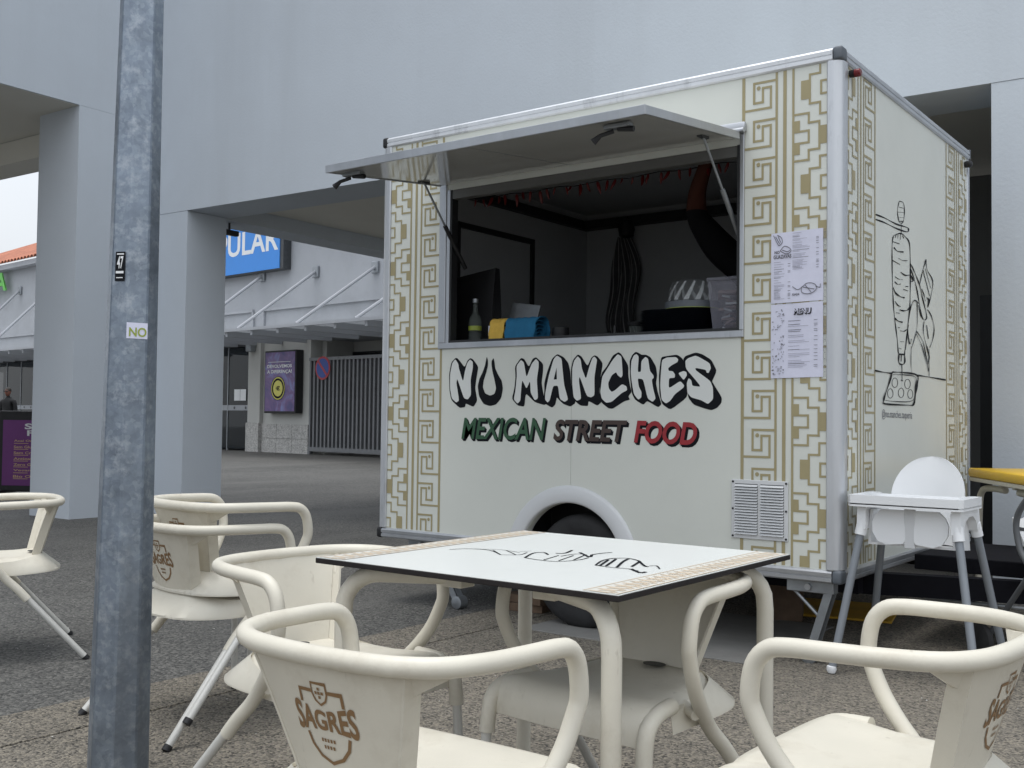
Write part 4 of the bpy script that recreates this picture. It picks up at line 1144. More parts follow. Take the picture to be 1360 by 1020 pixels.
# ================================================================ MENU SHEETS
def sheet_paper(z0, z1, name, label, first):
    x0, x1 = -0.308, -0.071
    o = thing(name, ((x0 + x1) / 2, -0.004, (z0 + z1) / 2), label, 'menu')
    rnd = random.Random(int(z0 * 100))
    grid = []
    for i in range(9):
        row = []
        for j in range(9):
            u, v = j / 8, i / 8
            row.append(Vector(((u - 0.5) * (x1 - x0), -0.0015 * math.sin(5 * u + 3 * v) - 0.001 * rnd.random(), (v - 0.5) * (z1 - z0) + 0.004 * (u - 0.5))))
        grid.append(row)
    mb = MB(); mb.sheet(grid, lambda i, j: Vector((0, 0.0006, 0))); mb.build('paper', 'paper', o, 60)
    mb = MB(); mb.box(0.5 * (x1 - x0) + 0.001, 0.5 * (x1 - x0) + 0.014, -0.001, 0.0, -0.5 * (z1 - z0), 0.5 * (z1 - z0)); sl_ = mb.build('sleeve_edge', 'clear', o)
    mb = MB()
    for k in range(11): mb.lathe([(0.0022, -0.0016), (0.0022, -0.0012)], 6, (0.5 * (x1 - x0) + 0.008, 0, -0.14 + 0.028 * k), 'Y')
    mb.build('sleeve_holes', 'ink', o)
    fq = lambda u, v: Vector(((u - 0.5) * (x1 - x0), -0.0036, (v - 0.5) * (z1 - z0) + 0.004 * (u - 0.5)))
    pale, dark = MB(), MB()
    if first:
        for c0, c1, v0, v1 in ((0.42, 0.92, 0.46, 0.97), (0.06, 0.38, 0.05, 0.58)):
            v = v1
            while v > v0:
                ln = rnd.uniform(0.35, 0.95)
                tgt = dark if rnd.random() < 0.3 else pale
                tgt.rect(c0, c0 + (c1 - c0) * 0.72 * ln, v, v + 0.0055, fq)
                if rnd.random() < 0.55: dark.rect(c1 - 0.05, c1, v, v + 0.006, fq)
                v -= rnd.choice((0.018, 0.018, 0.034))
        text_on(dark, 'NO', fq, 0.07, 0.17, 0.70, 0.745, 0.04); text_on(dark, 'GUAZAVAS', fq, 0.05, 0.40, 0.63, 0.685, 0.04)
        for st_ in ([(0.05, 0.97), (0.12, 0.86), (0.16, 0.82), (0.22, 0.86), (0.2, 0.93), (0.12, 0.97)], [(0.09, 0.95), (0.17, 0.84)], [(0.14, 0.95), (0.19, 0.86)],
                    [(0.18, 0.74), (0.26, 0.80), (0.36, 0.77), (0.39, 0.72), (0.3, 0.69), (0.18, 0.74)], [(0.22, 0.75), (0.32, 0.72), (0.37, 0.74)],
                    [(0.42, 0.22), (0.52, 0.17), (0.6, 0.2), (0.7, 0.25), (0.82, 0.24), (0.88, 0.19), (0.84, 0.13), (0.72, 0.10), (0.6, 0.13), (0.6, 0.2)], [(0.86, 0.2), (0.94, 0.18), (0.95, 0.23)], [(0.62, 0.2), (0.84, 0.16)], [(0.66, 0.23), (0.78, 0.12)]):
            dark.ribbon([(q.x, q.y) for q in catmull([Vector((a_, b_, 0)) for a_, b_ in st_], 4)], 0.012, fq)
        text_on(dark, 'ASADA', fq, 0.41, 0.56, 0.09, 0.125, 0.03)
    else:
        mb2 = MB(); text_on(mb2, 'MENU', fq, 0.45, 0.79, 0.84, 0.925, 0.06, 0.1); mb2.build('heading', 'black_print', o, fix=False)
        f4 = lambda u, v: fq(u - 0.006, v + 0.006) + Vector((0, -0.0006, 0))
        mb2 = MB(); text_on(mb2, 'MENU', f4, 0.455, 0.775, 0.85, 0.915, 0.0, 0.1); mb2.build('heading', 'paper', o, fix=False)
        v = 0.76
        while v > 0.12:
            pale.rect(0.34, 0.34 + rnd.uniform(0.2, 0.42), v, v + 0.006, fq)
            if rnd.random() < 0.6: dark.rect(0.83, 0.9, v, v + 0.006, fq)
            if rnd.random() < 0.3: dark.rect(0.34, 0.34 + rnd.uniform(0.2, 0.35), v + 0.001, v + 0.008, lambda u, w: fq(u, w) + Vector((0, -0.0005, 0)))
            v -= rnd.choice((0.022, 0.022, 0.05))
        for k in range(70):
            cx, cy = rnd.uniform(0.04, 0.26), rnd.uniform(0.03, 0.97)
            a_ = rnd.uniform(0, 3); rx, ry = rnd.uniform(0.012, 0.028), rnd.uniform(0.006, 0.016)
            (pale if k % 4 else dark).flat([(cx + rx * math.cos(t * 0.9) * math.cos(a_) - ry * math.sin(t * 0.9) * math.sin(a_), cy + 0.7 * (rx * math.cos(t * 0.9) * math.sin(a_) + ry * math.sin(t * 0.9) * math.cos(a_))) for t in range(7)], lambda u, w: fq(u, w) + Vector((0, -0.00002 * k, 0)))
    tag(pale.build('small_print', 'greyink', o, fix=False), kind='stuff'); tag(dark.build('dark_print', 'ink', o, fix=False), kind='stuff')
    return o
sheet_paper(Z(1.208), Z(1.52), 'menu_sheet', 'menu sheet with two columns and food sketches, upper one taped to trailer', True)
sheet_paper(Z(0.877), Z(1.203), 'menu_sheet', 'menu sheet headed MENU with food doodle strip, lower one taped to trailer', False)

# ================================================================ ON THE COUNTER
CZ = 1.459
def oneobj(mb, name, m, label, cat, smooth=None, group=None):
    return tag(mb.build(name, m, None, smooth), label, cat, group)
t = thing('tablet_stand', (-2.20, 0.27, CZ), 'black angled till screen at the end of serving counter', 'till')
mb = MB(); mb.add([(-0.16, -0.05, 0), (0.13, -0.05, 0), (0.15, 0.05, 0), (-0.16, 0.05, 0), (-0.18, 0.0, 0.40), (0.13, 0.0, 0.44), (0.12, 0.05, 0.44), (-0.18, 0.05, 0.40)], [(3, 2, 1, 0), (4, 5, 6, 7), (0, 1, 5, 4), (1, 2, 6, 5), (2, 3, 7, 6), (3, 0, 4, 7)]); mb.build('screen', 'black', t)
mb = MB(); mb.box(-0.14, 0.14, -0.09, 0.1, -0.0005, 0.02, 0.005); mb.build('base', 'black', t)
t = thing('bottle', (-2.10, 0.13, CZ), 'clear glass bottle with lime label on serving counter', 'bottle')
mb = MB(); mb.lathe([(0.0, 0.0), (0.034, 0.001), (0.036, 0.01), (0.036, 0.13), (0.030, 0.15), (0.014, 0.175), (0.013, 0.23), (0.015, 0.235), (0.015, 0.245)], 24); mb.build('glass_body', 'bottle', t, 50)
mb = MB(); mb.lathe([(0.0372, 0.075), (0.0372, 0.10)], 24); mb.build('label_band', 'lime', t, 50)
mb = MB(); mb.lathe([(0.016, 0.2305), (0.016, 0.252), (0.0, 0.253)], 16); mb.build('cap', 'steel', t, 50)
mb = MB(); mb.box(-0.11, 0.09, 0.0, 0.015, 0.0, 0.25, 0.003, Matrix.Rotation(R_(-12), 4, 'X') @ Matrix.Rotation(R_(8), 4, 'Y'))
o = oneobj(mb, 'menu_card', 'stuff_brown', 'grey menu card leaning behind the bottle on counter', 'card'); o.data.materials[0] = M['steel']; o.location = (-1.98, 0.36, CZ)
t = thing('price_sign', (-1.965, 0.17, CZ), 'small black block with white handwritten card beside the bottle', 'price sign')
mb = MB(); mb.box(-0.06, 0.06, -0.02, 0.03, 0, 0.11, 0.004); mb.build('block', 'black', t)
mb = MB(); mb.box(-0.055, 0.05, -0.0235, -0.0205, 0.045, 0.10); cdo = mb.build('card', 'paper', t)
mb = MB(); mb.ribbon([(q.x, q.y) for q in catmull([Vector((-0.045 + 0.011 * k, 0.075 + 0.009 * math.sin(2.4 * k), 0)) for k in range(9)], 4)], 0.003, lambda u, v: Vector((u, -0.0245, v)))
mb.ribbon([(-0.03, 0.056), (0.03, 0.057)], 0.003, lambda u, v: Vector((u, -0.0245, v))); mb.build('handwriting', 'ink', cdo, fix=False)
def folded(x, w, m, name, label, lift):
    mb = MB()
    prof = [(0.0, 0.0), (0.01, 0.09), (0.035, 0.128), (0.07, 0.138), (0.11, 0.132), (0.14, 0.10), (0.15, 0.0)]
    q = catmull([Vector((a_, 0, b_)) for a_, b_ in prof], 5)
    grid = [[Vector((xx + 0.004 * math.sin(9 * p_.z * 10 + j), p_.x + 0.003 * math.sin(j * 2.1 + 30 * p_.z), p_.z * (1 - 0.03 * (j % 2)))) for j, xx in enumerate([w * k / 8 for k in range(9)])] for p_ in q]
    mb.sheet(grid, lambda i, j: Vector((0, 0.004, -0.004)))
    for k in range(5):
        s = 0.85 - 0.15 * k
        gr = [[Vector((0.006 + 0.008 * k + (w - 0.02 - 0.01 * k) * j / 4, 0.075 + (p_.x - 0.075) * s, p_.z * s)) for j in range(5)] for p_ in q]
        mb.sheet(gr, lambda i, j: Vector((0, 0.003, -0.003)))
    o = oneobj(mb, name, m, label, 'cloth', 50); o.location = (x, 0.10, CZ + 0.001)
    return o
folded(-1.985, 0.10, 'cloth_y', 'folded_cloth', 'folded yellow cloth standing on serving counter', 0)
folded(-1.876, 0.20, 'cloth_b', 'folded_cloth', 'folded blue cloth beside the yellow one on counter', 0)
mb = MB(); mb.lathe([(0.0, 0.0), (0.042, 0.001), (0.045, 0.01), (0.045, 0.075), (0.038, 0.076), (0.038, 0.02), (0.0, 0.018)], 20)
o = oneobj(mb, 'black_pot', 'black', 'small black pot right of the blue cloth on counter', 'pot', 50); o.location = (-1.575, 0.2, CZ)
mb = MB(); mb.lathe([(0.0, 0.0), (0.008, 0.001), (0.008, 0.05), (0.005, 0.07), (0.0, 0.072)], 10)
o = oneobj(mb, 'salt_shaker', 'black', 'slim black shaker between the pot and the drinking glass', 'shaker', 50); o.location = (-1.215, 0.16, CZ)
t = thing('jar', (-1.10, 0.17, CZ), 'clear jar with black lid beside the tray stack', 'jar')
mb = MB(); mb.lathe([(0.0, 0.0), (0.032, 0.001), (0.034, 0.06), (0.03, 0.062)], 18); mb.build('glass_body', 'bottle', t, 50)
mb = MB(); mb.lathe([(0.038, 0.0625), (0.044, 0.08), (0.0, 0.082)], 18); mb.build('lid', 'black', t, 50)
# stack of trays
tray0 = None
for k in range(14):
    lab = 'thin dark serving tray in the tall stack under the clear lid'
    if tray0 is None:
        mb = MB()
        ring = lambda rx, ry, z: [Vector((rx * max(-1, min(1, 1.18 * math.cos(a_))) , ry * max(-1, min(1, 1.18 * math.sin(a_))), z)) for a_ in [2 * math.pi * i / 28 for i in range(28)]]
        rows = [ring(0.165, 0.115, 0.0), ring(0.186, 0.132, 0.007), ring(0.190, 0.136, 0.0085), ring(0.16, 0.11, 0.002)]
        vs_ = [p_ for r_ in rows for p_ in r_]
        fs_ = [(i * 28 + j, i * 28 + (j + 1) % 28, (i + 1) * 28 + (j + 1) % 28, (i + 1) * 28 + j) for i in range(3) for j in range(28)] + [tuple(range(28)), tuple(84 + j for j in range(28))]
        mb.add(vs_, fs_)
        tray0 = o = oneobj(mb, 'serving_tray', 'tray', lab, 'tray', 40, 'dark trays stacked on the counter')
    else:
        o = tray0.copy(); col.objects.link(o)
    o.location = (-0.865 + random.uniform(-0.003, 0.003), 0.215, CZ + 0.0092 * k)
ztop = CZ + 0.0092 * 14 + 0.0005
# fluted clear cake cover
t = thing('cake_cover', (-0.80, 0.20, ztop), 'fluted clear plastic cake cover upside on the tray stack', 'cake cover')
mb = MB()
vs_, fs_ = [], []
N = 48
pr_ = [(0.132, 0.0), (0.130, 0.035), (0.118, 0.038), (0.110, 0.09), (0.095, 0.132), (0.07, 0.142), (0.0, 0.144)]
for i, (r, z) in enumerate(pr_):
    for k in range(N):
        a_ = 2 * math.pi * k / N
        rr = r * (1 + (0.035 * math.cos(12 * a_ + 6 * z * 8) if 2 <= i <= 4 else 0))
        vs_.append((rr * math.cos(a_), rr * math.sin(a_), z))
for i in range(len(pr_) - 1):
    for k in range(N): fs_.append((i * N + k, i * N + (k + 1) % N, (i + 1) * N + (k + 1) % N, (i + 1) * N + k))
mb.add(vs_, fs_); mb.build('dome', 'clear', t, 50)
for k in range(14):
    a_ = 2 * math.pi * k / 14
    vs_ = []
    for i in range(7):
        f = i / 6; aa = a_ + 0.35 * f; rr = 0.1235 - 0.004 * f - 0.022 * f * f; z_ = 0.04 + 0.09 * f; wv = 0.10 * (1 - 0.5 * f)
        vs_ += [(rr * math.cos(aa - wv), rr * math.sin(aa - wv), z_), (rr * math.cos(aa + wv), rr * math.sin(aa + wv), z_)]
    mb = MB(); mb.add(vs_, [(2 * i, 2 * i + 1, 2 * i + 3, 2 * i + 2) for i in range(6)]); mb.build('flute', 'clear_rib', t, fix=False)
mb = MB(); mb.lathe([(0.1325, 0.002), (0.1325, 0.034)], 40); mb.build('rim_band', 'cap_grey', t, 50)
mb = MB(); mb.lathe([(0.134, 0.0005), (0.134, 0.003)], 40); mb.build('base_lip', 'lime', t, 50)
t = thing('plastic_container', (-0.575, 0.16, CZ), 'clear plastic tub of packets at the end of the counter', 'tub')
mb = MB(); mb.add([(-0.065, -0.06, 0.0), (0.065, -0.06, 0), (0.065, 0.07, 0), (-0.065, 0.07, 0), (-0.085, -0.08, 0.245), (0.085, -0.08, 0.245), (0.085, 0.09, 0.245), (-0.085, 0.09, 0.245)], [(3, 2, 1, 0), (0, 1, 5, 4), (1, 2, 6, 5), (2, 3, 7, 6), (3, 0, 4, 7)]); mb.build('tub_body', 'tub', t)
mb = MB(); mb.box(-0.09, 0.09, -0.085, 0.095, 0.2455, 0.262, 0.004); mb.build('lid', 'tub', t)
for k in range(18):
    z = 0.015 + 0.19 * k / 18; s = 0.05 + 0.015 * k / 18
    T = Matrix.Translation((random.uniform(-0.02, 0.02), random.uniform(-0.02, 0.03), z)) @ Matrix.Rotation(random.uniform(0, 3), 4, 'Z') @ Matrix.Rotation(random.uniform(-0.6, 0.6), 4, 'X')
    mb = MB(); mb.box(-s * 0.75, s * 0.75, -s * 0.5, s * 0.5, -0.006, 0.006, 0.003, T); mb.build('packet', 'stuff_brown' if k % 3 else 'steel', t)
# apron on the back wall
t = thing('apron', (-2.26, 2.02, 1.62), 'dark striped apron hanging in the corner inside trailer', 'apron')
grid = []
for i in range(19):
    v = i / 18
    hw = 0.045 + 0.075 * math.sin(min(1, v * 1.5) * math.pi * 0.5) + 0.022 * math.sin(9 * v) * v
    grid.append([Vector(((u - 0.5) * 2 * hw + 0.02 * math.sin(6 * v), -0.03 - 0.025 * math.sin(17 * u + 4 * v) - 0.02 * math.sin(7 * v + 3 * u), 0.72 * (1 - v) + 0.10 * v * (0.5 - u) + 0.02 * math.sin(11 * u) * v)) for u in [k / 20 for k in range(21)]])
mb = MB(); mb.sheet(grid, lambda i, j: Vector((0, 0.006, 0))); ap = mb.build('cloth', 'apron', t, 60)
mb = MB()
for j in range(1, 20, 2):
    vs_ = []
    for i in range(19):
        p_ = grid[i][j]; q_ = grid[i][j + 1]
        vs_ += [p_ + Vector((0, -0.002, 0)), p_.lerp(q_, 0.35) + Vector((0, -0.002, 0))]
    mb.add(vs_, [(2 * i, 2 * i + 1, 2 * i + 3, 2 * i + 2) for i in range(18)])
mb.build('stripes', 'apron_stripe', ap, fix=False)
mb = MB(); mb.lathe([(0.0, -0.04), (0.05, -0.02), (0.06, 0.03), (0.045, 0.09), (0.0, 0.11)], 16, (0.03, -0.05, 0.74)); mb.build('hanging_cap', 'black', t, 50)
mb = MB(); mb.tube([(0.03, 0.02, 0.84), (0.03, -0.05, 0.83)], 0.008, 8); mb.build('hook', 'steel', t, 40)
# chilli garland
t = thing('chilli_garland', (-1.3, 0.16, 2.278), 'string of red chillies hung along top of serving window', 'garland')
mb = MB(); mb.tube([(-0.86 + 1.68 * k / 20, 0.03, 0.005 - 0.006 * math.sin(k * 1.7)) for k in range(21)], 0.0025, 6); mb.build('string', 'inner_dark', t, 40)
ch = None
rnd = random.Random(3)
for k in range(30):
    if ch is None:
        mb = MB(); mb.tube(catmull([(0, 0, 0), (0.003, 0, -0.018), (0.006, 0.002, -0.04), (0.016, 0.003, -0.066)], 3), [0.003, 0.006, 0.0085, 0.0085, 0.009, 0.0085, 0.0075, 0.006, 0.0035, 0.0008], 8); ch = o = mb.build('chilli', 'chili', t, 60)
    else:
        o = ch.copy(); col.objects.link(o)
    o.location = (-0.85 + 1.66 * (k + rnd.uniform(-0.25, 0.25)) / 31, 0.03 + rnd.uniform(-0.012, 0.012), 0.005)
    o.rotation_euler = (rnd.uniform(-0.4, 0.4), rnd.uniform(-0.4, 0.4), rnd.uniform(0, 6.3))
    s = rnd.uniform(0.6, 1.1); o.scale = (s, s, s)

# ================================================================ PEOPLE
def skin_mesh(name, joints, edges, m, parent, root=0, sub=2):
    """one continuous figure grown round connected joints"""
    me = bpy.data.meshes.new(name)
    me.from_pydata([j[0] for j in joints], edges, [])
    o = bpy.data.objects.new(name, me)
    col.objects.link(o)
    sk = o.modifiers.new('skin', 'SKIN')
    sk.use_smooth_shade = True
    for i, j in enumerate(joints):
        r = j[1]
        me.skin_vertices[0].data[i].radius = r if hasattr(r, '__len__') else (r, r)
        me.skin_vertices[0].data[i].use_root = (i == root)
    ss = o.modifiers.new('sub', 'SUBSURF'); ss.levels = sub; ss.render_levels = sub
    dg = bpy.context.evaluated_depsgraph_get()
    me2 = bpy.data.meshes.new_from_object(o.evaluated_get(dg))
    bpy.data.objects.remove(o)
    me2.name = name
    me2.materials.clear(); me2.materials.append(M[m] if isinstance(m, str) else m)
    me2.polygons.foreach_set('use_smooth', [True] * len(me2.polygons))
    o = bpy.data.objects.new(name, me2); col.objects.link(o)
    if parent is not None: o.parent = parent
    return o
def two_tone(name, ca, cb, test):
    """skin and clothing on one continuous body: split by height/side in the figure's own frame"""
    m = bpy.data.materials.new(name); m.use_nodes = True
    nt = m.node_tree; b = nt.nodes['Principled BSDF']
    b.inputs['Roughness'].default_value = 0.85
    b.inputs['Specular IOR Level'].default_value = 0.1
    tc = nt.nodes.new('ShaderNodeTexCoord'); sx = nt.nodes.new('ShaderNodeSeparateXYZ')
    nt.links.new(tc.outputs['Object'], sx.inputs[0])
    gt_ = nt.nodes.new('ShaderNodeMath'); gt_.operation = 'GREATER_THAN'
    nt.links.new(sx.outputs[test[0]], gt_.inputs[0]); gt_.inputs[1].default_value = test[1]
    mm = nt.nodes.new('ShaderNodeMixRGB')
    mm.inputs[1].default_value = tuple(ca) + (1,); mm.inputs[2].default_value = tuple(cb) + (1,)
    nt.links.new(gt_.outputs[0], mm.inputs[0]); nt.links.new(mm.outputs[0], b.inputs['Base Color'])
    return m
# vendor reaching up inside the trailer (floor at Z 0.05)
VX, VY, VZ = -0.50, 0.52, Z(0.051)
ven = thing('person', (VX, VY, VZ), 'person in black t-shirt inside trailer reaching one arm up to the hatch', 'person')
J = [((0, 0, 0.93), (0.15, 0.11)), ((0, 0, 1.12), (0.14, 0.10)), ((0, 0, 1.30), (0.165, 0.11)), ((0, 0, 1.42), (0.12, 0.08)), ((0, 0.0, 1.50), 0.055),
     ((-0.19, 0.0, 1.40), (0.09, 0.10)), ((-0.29, -0.10, 1.53), (0.075, 0.085)), ((-0.345, -0.20, 1.655), (0.056, 0.06)), ((-0.30, -0.28, 1.76), (0.045, 0.045)), ((-0.20, -0.36, 1.90), (0.032, 0.032)), ((-0.18, -0.38, 1.94), (0.035, 0.02)),
     ((0.19, 0, 1.41), (0.07, 0.07)), ((0.25, -0.02, 1.15), (0.05, 0.05)), ((0.24, -0.16, 0.97), (0.04, 0.04)), ((0.2, -0.26, 0.95), (0.03, 0.03)),
     ((0.10, 0, 0.85), (0.095, 0.095)), ((0.11, 0, 0.46), (0.06, 0.06)), ((0.11, 0.02, 0.09), (0.045, 0.045)), ((0.12, -0.14, 0.04), (0.045, 0.035)),
     ((-0.10, 0, 0.85), (0.095, 0.095)), ((-0.11, 0, 0.46), (0.06, 0.06)), ((-0.11, 0.02, 0.09), (0.045, 0.045)), ((-0.12, -0.14, 0.04), (0.045, 0.035))]
Ed = [(0, 1), (1, 2), (2, 3), (3, 4), (3, 5), (5, 6), (6, 7), (7, 8), (8, 9), (9, 10), (3, 11), (11, 12), (12, 13), (13, 14), (0, 15), (15, 16), (16, 17), (17, 18), (0, 19), (19, 20), (20, 21), (21, 22)]
body_m = two_tone('vendor_body', (0.006, 0.006, 0.007), (0.055, 0.020, 0.014), ('Z', 1.675))
skin_mesh('body', J, Ed, body_m, ven)
for k, (dx, dy, ln) in enumerate(((-0.022, 0.0, 0.062), (-0.008, -0.006, 0.075), (0.007, -0.006, 0.07), (0.02, -0.002, 0.055), (0.03, 0.02, 0.045))):
    b0 = Vector((-0.185 + dx, -0.385 + dy, 1.955 if k < 4 else 1.92))
    mb = MB(); mb.tube([b0, b0 + Vector((dx * 0.3 + (0.02 if k == 4 else 0), -0.022, ln * 0.55)), b0 + Vector((dx * 0.4 + (0.025 if k == 4 else 0), -0.052, ln * 0.8))], [0.0095, 0.009, 0.007], 8); mb.build('finger', 'skin', ven, 60)
mb = MB(); mb.lathe([(0.0, -0.125), (0.04, -0.115), (0.065, -0.06), (0.078, 0.0), (0.078, 0.05), (0.05, 0.105), (0.0, 0.12)], 20, (0.03, -0.01, 1.665)); hd = mb.build('head', 'skin', ven, 60)
mb = MB(); mb.lathe([(0.082, 0.0), (0.084, 0.05), (0.056, 0.112), (0.0, 0.128)], 20, (0.03, 0.005, 1.665)); mb.build('hair', 'hair', hd, 60)
mb = MB(); mb.add([(0.03, -0.082, 1.675), (0.018, -0.08, 1.635), (0.042, -0.08, 1.635), (0.03, -0.108, 1.64)], [(0, 1, 3), (0, 3, 2), (1, 2, 3), (0, 2, 1)]); mb.build('nose', 'skin', hd, 60)
for s in (-1, 1):
    mb = MB(); mb.lathe([(0.0, -0.004), (0.009, 0.0), (0.0, 0.004)], 10, (0.03 + 0.028 * s, -0.078, 1.68), 'Y'); mb.build('eye', 'black', hd, 60)
    mb = MB(); mb.lathe([(0.0, -0.008), (0.022, 0.0), (0.0, 0.008)], 12, (0.03 + 0.082 * s, 0.0, 1.665), 'X'); mb.build('ear', 'skin', hd, 60)
mb = MB(); mb.tube([(0.01, -0.078, 1.605), (0.03, -0.083, 1.603), (0.05, -0.078, 1.605)], 0.005, 6); mb.build('mouth', 'redlens', hd, 60)
# two far people near the shop
def far_person(loc, rz, label, shirt, h=1.74):
    t = thing('person', loc, label, 'person', rz=rz)
    k = h / 1.74
    J = [((0, 0, 0.92), (0.15, 0.10)), ((0, 0, 1.15), (0.15, 0.10)), ((0, 0, 1.38), (0.17, 0.10)), ((0, 0, 1.47), (0.06, 0.06)), ((0, -0.01, 1.53), (0.055, 0.06)),
         ((-0.2, 0, 1.38), (0.065, 0.065)), ((-0.25, 0.02, 1.12), 0.048), ((-0.24, -0.08, 0.88), 0.035), ((0.2, 0, 1.38), (0.065, 0.065)), ((0.25, 0.02, 1.12), 0.048), ((0.24, -0.1, 0.9), 0.035),
         ((0.1, 0, 0.84), 0.09), ((0.12, -0.08, 0.46), 0.06), ((0.12, -0.02, 0.08), 0.045), ((0.13, -0.16, 0.04), (0.045, 0.035)), ((-0.1, 0, 0.84), 0.09), ((-0.12, 0.06, 0.46), 0.06), ((-0.12, 0.16, 0.08), 0.045), ((-0.13, 0.03, 0.04), (0.045, 0.035))]
    E_ = [(0, 1), (1, 2), (2, 3), (3, 4), (2, 5), (5, 6), (6, 7), (2, 8), (8, 9), (9, 10), (0, 11), (11, 12), (12, 13), (13, 14), (0, 15), (15, 16), (16, 17), (17, 18)]
    J = [((p_[0] * k, p_[1] * k, p_[2] * k), (tuple(q * k for q in r_) if hasattr(r_, '__len__') else r_ * k)) for p_, r_ in J]
    skin_mesh('body', J, E_, shirt, t, sub=1)
    mb = MB(); mb.lathe([(0.0, -0.12), (0.04, -0.112), (0.068, -0.05), (0.08, 0.0), (0.078, 0.05), (0.05, 0.1), (0.0, 0.115)], 16, (0, -0.02, 1.63 * k)); hd = mb.build('head', 'skin', t, 60)
    mb = MB(); mb.lathe([(0.084, 0.02), (0.084, 0.055), (0.056, 0.108), (0.0, 0.125)], 16, (0, -0.012, 1.63 * k)); mb.build('hair', 'hair', hd, 60)
    mb = MB(); mb.box(-0.075, 0.075, -0.105, -0.095, 1.635 * k, 1.665 * k, 0.004); mb.build('glasses', 'black', hd)
    mb = MB(); mb.box(-0.013, 0.013, -0.125, -0.094, 1.595 * k, 1.63 * k, 0.005); mb.build('nose', 'skin', hd)
    return t
p = hit(9, 600.5, (0, 0, 0), (0, 0, 1))
far_person((p.x, p.y, 0), R_(20), 'person in black top and glasses standing near the shop behind purple poster board', 'shirt')
p = Q1 + eX * (FP(305, 590)[0]) - eN * 0.75
far_person((p.x, p.y, 0), R_(60), 'person in dark clothes behind the glass shop door', 'shirt')
